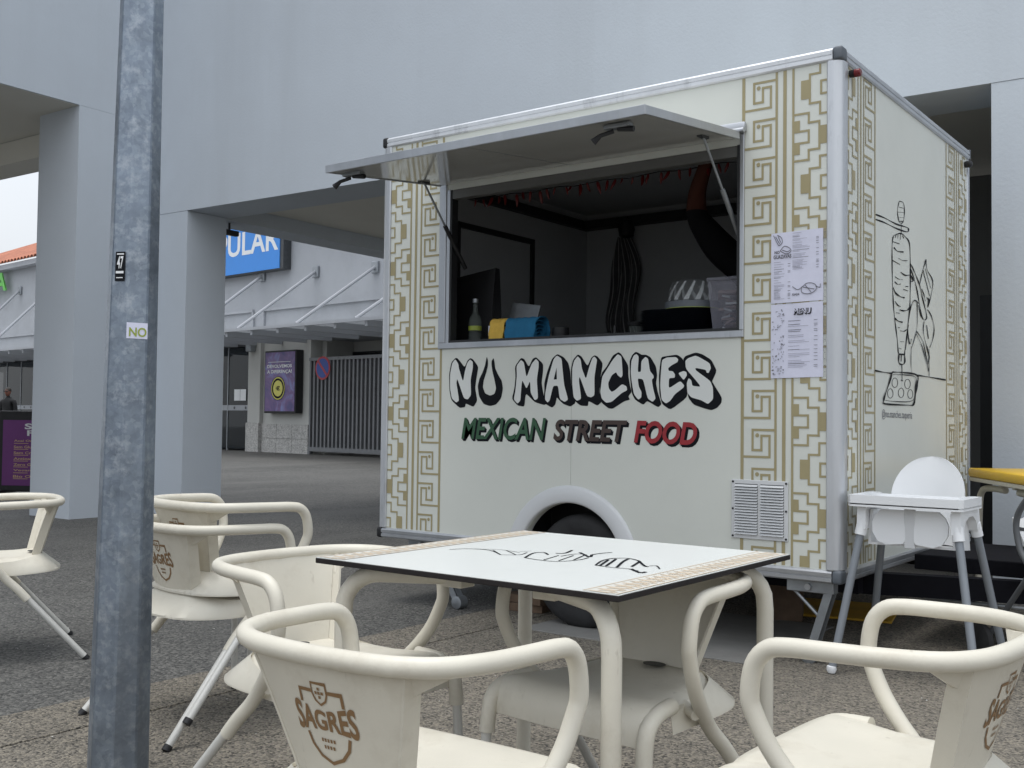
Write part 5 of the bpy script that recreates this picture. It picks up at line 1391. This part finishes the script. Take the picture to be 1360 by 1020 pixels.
# ================================================================ CHAIRS
RAILZ = 0.662
def rail_y_at(x):
    # rear curve of the back rail
    x = abs(x)
    tab = [(0.0, -0.2214), (0.10, -0.2148), (0.17, -0.1968), (0.225, -0.1558), (0.258, -0.082)]
    for (a_, ya), (b_, yb_) in zip(tab, tab[1:]):
        if x <= b_: return ya + (yb_ - ya) * (x - a_) / (b_ - a_)
    return tab[-1][1]
def panel_pt(x, z):
    t = (z - 0.43) / (RAILZ - 0.43)
    yb_ = -0.150 + 1.6 * x * x
    yt = rail_y_at(x)
    return Vector((x, yb_ + (yt - yb_) * t, z))
def make_chair():
    t = thing('armchair', (0, 0, 0), 'cream', 'chair')
    # rail + arms + rear leg sleeves: one bent tube
    half = [(0.0, -0.270, RAILZ), (0.10, -0.262, RAILZ), (0.17, -0.240, RAILZ), (0.225, -0.190, RAILZ), (0.258, -0.10, RAILZ), (0.268, 0.02, RAILZ - 0.002), (0.270, 0.12, RAILZ - 0.004),
            (0.270, 0.185, RAILZ - 0.012), (0.269, 0.228, RAILZ - 0.042), (0.268, 0.243, RAILZ - 0.095), (0.264, 0.232, 0.535), (0.257, 0.19, 0.48), (0.247, 0.13, 0.43), (0.236, 0.06, 0.385), (0.233, 0.0, 0.345), (0.238, -0.05, 0.305), (0.2435, -0.095, 0.262)]
    half = [(x, y_ * (0.82 if y_ < 0 else 0.62), z) for x, y_, z in half]
    full = [(-x, y_, z) for x, y_, z in reversed(half[1:])] + half
    q = catmull(full, 4)
    rad = []
    for p_ in q:
        r = 0.0168
        if p_.z < 0.55: r = 0.0168 + 0.0004 * min(1, (0.55 - p_.z) / 0.15)
        rad.append(r)
    mb = MB(); mb.tube(q, rad, 14); mb.build('arm_rail', 'chair', t, 60)
    # back panel, 12 mm, flanged sides
    NU, NV = 15, 11
    def hw(z):
        tt = (z - 0.43) / (RAILZ - 0.43)
        return 0.104 + 0.066 * tt
    grid = []
    for i in range(NV):
        z = 0.43 + (RAILZ - 0.008 - 0.43) * i / (NV - 1)
        grid.append([panel_pt((2 * j / (NU - 1) - 1) * hw(z), z) for j in range(NU)])
    mb = MB(); mb.sheet(grid, lambda i, j: Vector((0, 0.010, 0)))
    for s in (-1, 1):
        e = []
        for i in range(NV):
            z = 0.43 + (RAILZ - 0.008 - 0.43) * i / (NV - 1)
            p_ = panel_pt(s * hw(z), z)
            e.append([p_ + Vector((0, -0.001, 0)), p_ + Vector((s * 0.004, 0.034, 0))])
        mb.sheet(e, lambda i, j: Vector((s * 0.006, 0, 0)))
        # triangular web up to the rail
        a_, b_, c_ = panel_pt(s * hw(RAILZ - 0.02), RAILZ - 0.012) + Vector((0, 0.006, 0)), panel_pt(s * hw(0.6), 0.605) + Vector((s * 0.002, 0.012, 0)), Vector((s * 0.232, -0.139, RAILZ - 0.014))
        mb.add([a_, b_, c_, a_ + Vector((0, 0.008, 0)), b_ + Vector((0, 0.008, 0)), c_ + Vector((-s * 0.006, 0.006, 0))], [(0, 1, 2), (5, 4, 3), (0, 3, 4, 1), (1, 4, 5, 2), (2, 5, 3, 0)])
    bp = mb.build('backrest', 'chair', t, 45)
    # printed crest on the outer face
    def lp(u, v): # u right, v up in metres about the crest centre
        p_ = panel_pt(u, 0.548 + v); p_.y -= 0.0012
        return p_
    mb = MB()
    w_ = 0.135
    vs_, fs_ = text2d('SAGRES', 0.03)
    for (a_, b_) in [(0, 0)]:
        mb.add([lp((x - 0.5) * w_, -0.014 + (0.034 + 0.022 * abs(2 * x - 1) ** 1.5) * y_ - 0.008 * abs(2 * x - 1) ** 2) for x, y_ in vs_], fs_)
    mb.ribbon([(-0.046, 0.030), (-0.046, 0.052), (-0.018, 0.052)], 0.006, lp); mb.ribbon([(0.018, 0.052), (0.046, 0.052), (0.046, 0.030)], 0.006, lp)
    mb.ribbon([(-0.016, 0.066), (0.016, 0.066), (0.016, 0.048), (0.011, 0.037), (0.0, 0.030), (-0.011, 0.037), (-0.016, 0.048)], 0.0035, lp, True)
    for du, dv_ in ((0, 0), (0, 0.007), (0, -0.007), (0.007, 0), (-0.007, 0)): mb.rect(du - 0.0025, du + 0.0025, 0.050 + dv_ - 0.0025, 0.050 + dv_ + 0.0025, lambda u, v: lp(u, v) + Vector((0, -0.0002, 0)))
    mb.ribbon([(-0.046, -0.022), (-0.040, -0.042), (-0.024, -0.060), (0.0, -0.070), (0.024, -0.060), (0.040, -0.042), (0.046, -0.022)], 0.0058, lp)
    for k in range(5): mb.rect(-0.016 + 0.0066 * k, -0.012 + 0.0066 * k, -0.034, -0.028, lp)
    for k in range(4): mb.rect(-0.013 + 0.0066 * k, -0.009 + 0.0066 * k, -0.046, -0.040, lp)
    mb.build('crest_print', 'logo', bp, fix=False)
    # seat: dished, rolled front
    prof = [(-0.152, 0.434), (-0.14, 0.440), (-0.115, 0.438), (-0.05, 0.432), (0.06, 0.430), (0.14, 0.434), (0.19, 0.434), (0.222, 0.425), (0.240, 0.405), (0.247, 0.375), (0.248, 0.352)]
    hwv = [0.126, 0.136, 0.158, 0.182, 0.200, 0.218, 0.224, 0.225, 0.225, 0.224, 0.222]
    grid = []
    for (y_, z), h_ in zip(prof, hwv):
        row = []
        for k in range(19):
            u = -1 + 2 * k / 18
            au = abs(u)
            drop = 0.0 if au < 0.78 else 0.016 * ((au - 0.78) / 0.22) ** 2 * (1 if y_ < 0.2 else 0.3)
            dish = -0.006 * (1 - au * au) if -0.18 < y_ < 0.16 else 0
            row.append(Vector((u * h_ , y_ - (0.0 if y_ < 0.2 else 0.012 * au ** 4), z - drop + dish)))
        grid.append(row)
    mb = MB(); mb.sheet(grid, lambda i, j: Vector((0, -0.006 if i > 7 else 0, -0.008 if i <= 8 else -0.003)))
    # flared skirt round the back and sides of the seat
    out_ = [(0.212, 0.13), (0.208, 0.03), (0.199, -0.06), (0.180, -0.125), (0.135, -0.166), (0.07, -0.180), (0.0, -0.184)]
    ring = catmull([Vector((x, y_, 0)) for x, y_ in out_] + [Vector((-x, y_, 0)) for x, y_ in reversed(out_[:-1])], 3)
    g2 = []
    for f in (0.0, 0.4, 1.0):
        row = []
        for p_ in ring:
            back = max(0.0, min(1.0, (-p_.y - 0.02) / 0.14))
            d_ = Vector((p_.x, p_.y * 1.2, 0)).normalized()
            row.append(Vector((p_.x, p_.y, 0)) - d_ * (0.012 + 0.022 * back) * (1 - f) + d_ * (0.006 + 0.036 * back) * f + Vector((0, 0, 0.417 + 0.022 * back - (0.050 + 0.012 * back) * f)))
        g2.append(row)
    mb.sheet(g2, lambda i, j: Vector((0, 0, -0.007)))
    # front leg sockets and side stringers that carry the tubes
    for s in (-1, 1):
        mb.tube(catmull([(s * 0.205, 0.12, 0.418), (s * 0.213, 0.19, 0.412), (s * 0.219, 0.232, 0.390), (s * 0.2205, 0.245, 0.35), (s * 0.2225, 0.249, 0.305)], 4), 0.0185, 12)
        mb.tube([(s * 0.19, 0.05, 0.405), (s * 0.236, 0.07, 0.395)], 0.014, 8)
    st = mb.build('seat', 'chair', t, 50)
    mb = MB(); mb.lathe([(0.022, 0.0), (0.022, 0.0012)], 16, (0, -0.115, 0.438)); 
    mb.v = [(x * 1.4, y_, z) for x, y_, z in mb.v]; mb.build('drain_hole', 'inner_dark', st)
    for s in (-1, 1):
        a_, b_ = Vector((s * 0.2225, 0.249, 0.32)), Vector((s * 0.235, 0.262, 0.0))
        mb = MB(); mb.tube([a_, b_ + (a_ - b_) * 0.025], 0.0125, 12); lg = mb.build('front_leg', 'leg', t, 50)
        mb = MB(); mb.tube([b_ + (a_ - b_) * 0.05, b_], 0.0145, 12); mb.build('foot_cap', 'black', lg, 50)
        a_, b_ = Vector((s * 0.2425, -0.072, 0.274)), Vector((s * 0.285, -0.315, 0.0))
        mb = MB(); mb.tube([a_, b_ + (a_ - b_) * 0.03], 0.0125, 12); lg = mb.build('rear_leg', 'leg', t, 50)
        mb = MB(); mb.tube([b_ + (a_ - b_) * 0.05, b_], 0.0145, 12); mb.build('foot_cap', 'black', lg, 50)
    return t
chair = make_chair()
GRP = 'cream outdoor armchairs'
# (x, y, z, heading: 0 = facing the trailer (+y), label)
CH = [
 (0.330, -3.072, 0, 1.5, 'cream armchair with brown crest on its back, at table side opposite the trailer'),
 (0.985, -2.465, 0, 87, 'cream armchair at the table side near the high chair, its back away from the pole'),
 (0.29, -2.24, 0, 175, 'cream armchair tucked fully under the table'),
 (-1.49, -2.09, 0, -6, 'cream armchair at bottom of the stack of two behind the lamp pole'),
 (-1.478, -2.025, 0.070, -6, 'cream armchair nested on top of the stack behind the lamp pole'),
 (-0.425, -2.535, 0, -94, 'cream armchair at the table side towards the lamp pole, seat facing the table'),
 (-2.98, -2.04, 0, 156, 'cream armchair standing alone on the dark asphalt beyond the lamp pole'),
]
for i, (x, y_, z, h_, lab) in enumerate(CH):
    o = chair if i == 0 else copy_tree(chair)
    o.location = (x, y_, z + (0.008 if x > -2.0 else 0.0)); o.rotation_euler = (0, 0, R_(h_))
    tag(o, lab, 'chair', GRP)
# ================================================================ TABLE
TX0, TX1, TY0, TY1, TZ = -0.265, 0.560, -2.73, -1.905, 0.717
tb = thing('cafe_table', ((TX0 + TX1) / 2, (TY0 + TY1) / 2, 0.006), 'square white topped cafe table with beige bands and cream tube legs in front of trailer', 'table')
hx, hy = (TX1 - TX0) / 2, (TY1 - TY0) / 2
tz = TZ - 0.006
mb = MB(); mb.box(-hx, hx, -hy, hy, tz - 0.0135, tz - 0.0012, 0.002); top = mb.build('table_top', 'edge', tb)
mb = MB(); mb.box(-hx + 0.001, hx - 0.001, -hy + 0.001, hy - 0.001, tz - 0.0012, tz); mb.build('laminate', 'tabletop', top)
for s in (-1, 1):
    b0, b1 = (-hx + 0.006, -hx + 0.085) if s < 0 else (hx - 0.085, hx - 0.006)
    ft = lambda u, v: Vector((u, v, tz + 0.0006))
    ft2 = lambda u, v: Vector((u, v, tz + 0.0012))
    mb = MB(); mb.rect(b0, b1, -hy + 0.006, hy - 0.006, ft); bd = mb.build('printed_band', 'tableband2', top, fix=False)
    mb = MB()
    n = 26
    for k in range(n):
        v = -hy + 0.01 + (2 * hy - 0.02) * k / n; st_ = (2 * hy - 0.02) / n
        m0, m1 = b0 + 0.012, b1 - 0.012
        mb.ribbon([(m0, v + 0.002), (m0 + 0.042, v + 0.002), (m0 + 0.042, v + st_ * 0.75), (m0 + 0.016, v + st_ * 0.75), (m0 + 0.016, v + st_ * 0.4)], 0.006, ft2)
        mb.rect(m1 - 0.009, m1, v + 0.002, v + st_ * 0.6, ft2)
    mb.rect(b0, b0 + 0.004, -hy + 0.006, hy - 0.006, ft2); mb.rect(b1 - 0.004, b1, -hy + 0.006, hy - 0.006, ft2)
    mb.build('band_pattern', 'tableband', bd, fix=False)
mb = MB()
def TP(x, y):
    p_ = hit(x, y, (0, 0, TZ), (0, 0, 1))
    return Vector((p_.x - (TX0 + TX1) / 2, p_.y - (TY0 + TY1) / 2, tz + 0.0009))
dr = [
 (1.2, [(597,730),(622,729),(650,731),(665,737)]), (0.7, [(622,729),(660,730),(678,732),(690,734)]), (1.0, [(665,737),(690,737),(700,734)]), (0.9, [(655,731),(665,737)]), (0.9, [(672,731),(685,737)]), (0.6, [(690,733),(706,732)]),
 (1.6, [(697,741),(708,735),(722,734),(728,737)]), (1.2, [(697,741),(716,744),(740,746),(768,744),(782,741)]), (1.8, [(738,735),(750,735),(760,731)]), (1.0, [(745,739),(765,736),(780,737)]), (2.0, [(770,734),(783,740),(786,737)]), (1.4, [(786,737),(800,735),(813,734)]), (1.0, [(722,744),(742,738)]), (1.0, [(742,745),(762,738)]), (1.2, [(762,744),(778,737)]),
 (1.4, [(791,751),(800,745),(815,742),(835,742),(848,745)]), (1.8, [(796,752),(808,744)]), (1.8, [(805,752),(818,743)]), (1.8, [(819,754),(828,746),(836,742)]), (1.8, [(839,753),(850,746)]), (1.2, [(791,751),(812,754),(835,756),(848,759)]), (2.2, [(838,756),(850,761),(858,760)]), (1.8, [(848,745),(856,752),(862,753)]), (1.0, [(862,752),(872,752),(876,756)]),
]
for k, (w, pts) in enumerate(dr):
    q = catmull([Vector((x, y_, 0)) for x, y_ in pts], 4) if len(pts) > 2 else [Vector((x, y_, 0)) for x, y_ in pts]
    q3 = [TP(p_.x, p_.y) for p_ in q]
    mb.ribbon([(p_.x, p_.y) for p_ in q3], 0.0037 * w, lambda u, v: Vector((u, v, tz + 0.0006 + 0.00003 * k)))
mb.build('taco_drawing', 'black_print', top, fix=False)
for sx in (-1, 1):
    for sy in (-1, 1):
        fx_, fy_ = sx * (hx - 0.045), sy * (hy - 0.05)
        ex, ey = sx * 0.13, sy * 0.23
        z1 = tz - 0.036
        dx, dy = ex - fx_, ey - fy_
        L_ = math.hypot(dx, dy); ux, uy = dx / L_, dy / L_
        pts = [(fx_, fy_, 0.012), (fx_, fy_, 0.3), (fx_, fy_, z1 - 0.10)]
        for k in range(1, 7):
            a_ = math.pi / 2 * k / 6
            pts.append((fx_ + ux * 0.085 * (1 - math.cos(a_)), fy_ + uy * 0.085 * (1 - math.cos(a_)), z1 - 0.085 + 0.085 * math.sin(a_)))
        pts += [(ex, ey, z1)]
        mb = MB(); mb.tube(pts, 0.0205, 14); lg = mb.build('leg', 'chair', tb, 60)
        mb = MB(); mb.lathe([(0.024, 0.0), (0.024, 0.02)], 14, (fx_, fy_, 0)); mb.build('foot_cap', 'black', lg, 50)
        mb = MB(); mb.box(ex - 0.03, ex + 0.03, ey - 0.026, ey + 0.026, z1 - 0.024, tz - 0.0137, 0.003); mb.build('bracket', 'chair', lg)
# ================================================================ HIGH CHAIR
hcx, hcy, hrz = 0.285, 0.155, 0.0
hc = thing('high_chair', (hcx, hcy, 0.006), 'white plastic baby high chair with tray and grey legs beside the trailer end', 'high chair', rz=hrz)
# local: -y front (tray side), x right
mb = MB()
N = 26
def seat_sec(z, wx, y0, y1): return None
# back shell: round topped, curved
grid = []
for i in range(23):
    v = 1 - (1 - i / 22) ** 1.7
    z = 0.53 + 0.37 * v
    if v < 0.55: hw_ = 0.168 - 0.03 * v
    else:
        q = (v - 0.55) / 0.45
        hw_ = 0.1475 * math.sqrt(max(0.0, 1 - q * q)) + 0.004
    y_ = 0.13 + 0.055 * v
    grid.append([Vector((u * hw_, y_ - 0.09 * (u * u) * (1 - v * 0.75) * (hw_ / 0.17), z)) for u in [-1 + 2 * k / 16 for k in range(17)]])
mb.sheet(grid, lambda i, j: Vector((0, 0.012, 0)))
mb.build('back_shell', 'white_plastic', hc, 60)
# seat bucket with two leg openings (front apron as two lobes and a centre post)
mb = MB()
mb.add([(-0.165, -0.12, 0.545), (0.165, -0.12, 0.545), (0.165, 0.11, 0.525), (-0.165, 0.11, 0.525), (-0.165, -0.12, 0.535), (0.165, -0.12, 0.535), (0.165, 0.11, 0.513), (-0.165, 0.11, 0.513)], [(0, 1, 2, 3), (7, 6, 5, 4), (0, 4, 5, 1), (1, 5, 6, 2), (2, 6, 7, 3), (3, 7, 4, 0)])
for s in (-1, 1):
    mb.add([(s * 0.165, -0.12, 0.535), (s * 0.165, 0.11, 0.515), (s * 0.155, 0.10, 0.68), (s * 0.155, -0.12, 0.68), (s * 0.175, -0.12, 0.535), (s * 0.175, 0.11, 0.515), (s * 0.166, 0.10, 0.68), (s * 0.166, -0.12, 0.68)], [(0, 1, 2, 3), (7, 6, 5, 4), (0, 4, 5, 1), (1, 5, 6, 2), (2, 6, 7, 3), (3, 7, 4, 0)])
mb.build('seat', 'white_plastic', hc, 45)
for s in (-1, 1):
    lobe = [(0.018, 0.685), (0.018, 0.560), (0.026, 0.548), (0.095, 0.540), (0.130, 0.555), (0.150, 0.59), (0.152, 0.63), (0.140, 0.660), (0.115, 0.685)]
    mb = MB(); mb.prism([(s * a_, b_) for a_, b_ in lobe], lambda u, v, d: Vector((u, d - 0.06 * (0.685 - v), v)), -0.135, -0.121); mb.build('front_lobe', 'white_plastic', hc, 30)
mb = MB(); mb.box(-0.022, 0.022, -0.139, -0.1395 + 0.012, 0.53, 0.70, 0.003); mb.build('centre_post', 'fender', hc)
# tray
mb = MB()
tray = [(-0.225, -0.195), (0.205, -0.195), (0.22, -0.175), (0.225, 0.09), (0.205, 0.10), (0.180, 0.08), (0.165, -0.01), (-0.165, -0.01), (-0.180, 0.08), (-0.205, 0.10), (-0.235, 0.09), (-0.24, -0.175)]
mb.prism(tray, lambda u, v, d: Vector((u, v, d)), 0.695, 0.708)
rim = tray + [tray[0]]
for (a_, b_) in zip(rim, rim[1:]):
    A_, B_ = Vector((a_[0], a_[1], 0)), Vector((b_[0], b_[1], 0)); t_ = (B_ - A_).normalized(); n_ = Vector((-t_.y, t_.x, 0)) * 0.010
    q = [A_, B_, B_ + n_, A_ + n_]
    mb.add([p_ + Vector((0, 0, 0.703)) for p_ in q] + [p_ + Vector((0, 0, 0.742)) for p_ in q], [(3, 2, 1, 0), (4, 5, 6, 7), (0, 1, 5, 4), (1, 2, 6, 5), (2, 3, 7, 6), (3, 0, 4, 7)])
mb.build('tray', 'white_plastic', hc, 30)
# leg sockets and legs
for sx in (-1, 1):
    arch = [(-0.165, 0.694), (0.125, 0.694), (0.150, 0.60), (0.105, 0.60), (0.075, 0.645), (0.03, 0.665), (-0.04, 0.665), (-0.095, 0.645), (-0.120, 0.60), (-0.170, 0.60)]
    mb = MB(); mb.prism(arch, lambda u, v, d: Vector((sx * d, u, v)), 0.170, 0.206); mb.build('side_bracket', 'white_plastic', hc, 30)
    for sy, ty, by in ((-1, -0.146, -0.245), (1, 0.128, 0.255)):
        a_ = Vector((sx * 0.188, ty, 0.63)); b_ = Vector((sx * 0.285, by, 0.012))
        mb = MB(); mb.tube([a_, a_.lerp(b_, 0.09)], 0.0235, 14); mb.build('leg_socket', 'white_plastic', hc, 50)
        mb = MB(); mb.tube([a_.lerp(b_, 0.085), b_], 0.0165, 14); lg = mb.build('leg', 'grey_leg', hc, 50)
        mb = MB(); mb.lathe([(0.0, -0.012), (0.015, -0.008), (0.021, 0.006), (0.019, 0.02), (0.0, 0.028)], 14, b_ + Vector((0, 0, 0.0))); mb.build('foot_cap', 'white_plastic', lg, 50)
# ================================================================ YELLOW TABLE, STROLLER, BITS BY THE TRAILER
yt = thing('yellow_table', (0.56, 1.74, 0.006), 'table with thick yellow top and cream metal legs behind the high chair', 'table', rz=R_(-59))
mb = MB(); mb.box(-0.47, 0.47, -0.33, 0.33, 0.745, 0.795, 0.012); mb.build('table_top', 'yellow', yt, 40)
mb = MB(); mb.box(-0.465, 0.465, -0.325, 0.325, 0.722, 0.744, 0.003); mb.build('top_underlay', 'chair', yt)
for sx in (-1, 1):
    for sy in (-1, 1):
        mb = MB(); mb.tube(catmull([(sx * 0.1, sy * 0.25, 0.69), (sx * 0.3, sy * 0.27, 0.69), (sx * 0.385, sy * 0.28, 0.665), (sx * 0.41, sy * 0.285, 0.58), (sx * 0.415, sy * 0.29, 0.3), (sx * 0.42, sy * 0.29, 0.01)], 5), 0.018, 10); lg = mb.build('leg', 'chair', yt, 50)
        mb = MB(); mb.lathe([(0.021, 0.0), (0.021, 0.03)], 10, (sx * 0.42, sy * 0.29, 0)); mb.build('foot_cap', 'black', lg, 40)
        mb = MB(); mb.box(sx * 0.1 - 0.02, sx * 0.1 + 0.02, sy * 0.25 - 0.03, sy * 0.25 + 0.03, 0.705, 0.7215); mb.build('bracket', 'chair', lg)
sp_ = hit(1362, 700, (1.0, 0.9, 0), (0.6, -0.8, 0))
st = thing('pushchair', (sp_.x + 0.19, sp_.y + 0.05, 0.0), 'grey framed pushchair with zebra striped seat beside the yellow table', 'pushchair', rz=R_(-40))
zc_ = sp_.z - 0.03
for s in (-1, 1):
    mb = MB(); mb.tube(catmull([(0.16, s * 0.22, 0.08), (-0.02, s * 0.21, 0.42), (-0.10, s * 0.2, zc_ - 0.06), (-0.12, s * 0.2, zc_ + 0.06), (-0.05, s * 0.2, zc_ + 0.16), (0.10, s * 0.2, zc_ + 0.30), (0.20, s * 0.2, zc_ + 0.36)], 5), 0.014, 10); mb.build('side_tube', 'stroller', st, 50)
    mb = MB(); mb.tube([(-0.02, s * 0.21, 0.42), (-0.30, s * 0.22, 0.08)], 0.012, 10); mb.build('rear_tube', 'stroller', st, 50)
    for xx in (0.16, -0.30):
        mb = MB(); mb.lathe([(0.0, -0.02), (0.06, -0.02), (0.08, -0.012), (0.08, 0.012), (0.06, 0.02), (0.0, 0.02)], 20, (xx, s * 0.25, 0.08), 'Y'); mb.build('wheel', 'rubber', st, 50)
mb = MB(); mb.tube([(0.2, -0.2, zc_ + 0.36), (0.2, 0.2, zc_ + 0.36)], 0.016, 10); mb.build('push_bar', 'stroller', st, 50)
grid = [[Vector((0.14 - 0.30 * v, (u - 0.5) * 0.38, 0.42 + 0.24 * v * v - 0.02 * math.cos(u * 6.28) + 0.012 * math.sin(19 * u + 9 * v))) for u in [k / 14 for k in range(15)]] for v in [k / 12 for k in range(13)]]
mb = MB(); mb.sheet(grid, lambda i, j: Vector((0, 0, -0.02))); zs_ = mb.build('seat_fabric', 'zebra', st, 60)
mb = MB()
for k in range(7):
    rows = grid[k * 12 // 7: k * 12 // 7 + 2]
    if len(rows) < 2: continue
    vs_ = []
    for j in range(15):
        f = 0.25 * math.sin(j * 0.9 + k)
        vs_ += [rows[0][j].lerp(rows[1][j], 0.25 + f * 0.5) + Vector((0, 0, 0.003)), rows[0][j].lerp(rows[1][j], 0.75 + f * 0.6) + Vector((0, 0, 0.003))]
    mb.add(vs_, [(2 * j, 2 * j + 1, 2 * j + 3, 2 * j + 2) for j in range(14)])
mb.build('zebra_stripes', 'black', zs_, fix=False)
# yellow sheet and blocks under the trailer
mb = MB(); mb.box(-0.3, 0.3, -0.28, 0.28, 0.0, 0.012, 0.004); o = oneobj(mb, 'yellow_sheet', 'yellow_dim', 'flat yellow board lying on the ground under the trailer end', 'board'); o.location = (-0.50, 1.40, 0.007); o.rotation_euler = (0, 0, R_(12))
mb = MB(); mb.box(-0.1, 0.1, -0.12, 0.12, 0.0, 0.20, 0.006); o = oneobj(mb, 'cardboard_box', 'wood', 'brown carton under the trailer behind the corner steady', 'carton'); o.location = (-0.66, 1.0, 0.008); o.rotation_euler = (0, 0, R_(20))
for k, (dx, dz, rz) in enumerate(((0, 0.0, 8), (0.02, 0.045, -6))):
    mb = MB(); mb.box(-0.13, 0.13, -0.05, 0.05, 0.0, 0.043, 0.003); o = oneobj(mb, 'wood_block', 'wood', ('lower' if k == 0 else 'upper') + ' of two old wooden chocks beside trailer wheel', 'wood block'); o.location = (-1.83 + dx, 0.26, 0.008 + dz); o.rotation_euler = (0, 0, R_(rz))
# rope
mb = MB(); mb.tube(catmull([(0.66, 0.95, 0.30), (0.655, 0.92, 0.2), (0.62, 0.88, 0.06), (0.56, 0.80, 0.014), (0.46, 0.76, 0.0145), (0.38, 0.80, 0.0145), (0.33, 0.86, 0.0145)], 6), 0.007, 8)
oneobj(mb, 'rope', 'rope', 'thin pale rope trailing from drawbar onto the pavement', 'rope', 50)

# pale chips and grit scattered on the ground, far too many and small to count
mb = MB()
rnd = random.Random(11)
for k in range(420):
    x, y_ = rnd.uniform(-4.5, 2.6), rnd.uniform(-4.2, 1.5)
    z = 0.0085 if x > -2.0 else 0.0
    r = rnd.uniform(0.0015, 0.0045); a_ = rnd.uniform(0, 6.28)
    c_ = [Vector((x + r * math.cos(a_ + q * 2.1) * rnd.uniform(0.6, 1.3), y_ + r * math.sin(a_ + q * 2.1), z)) for q in range(3)]
    mb.add(c_ + [Vector((x, y_, z + r * 0.8))], [(0, 1, 3), (1, 2, 3), (2, 0, 3), (2, 1, 0)])
tag(mb.build('grit', 'stone'), 'tiny pale grit chips scattered over the pavement and asphalt', 'grit', kind='stuff')
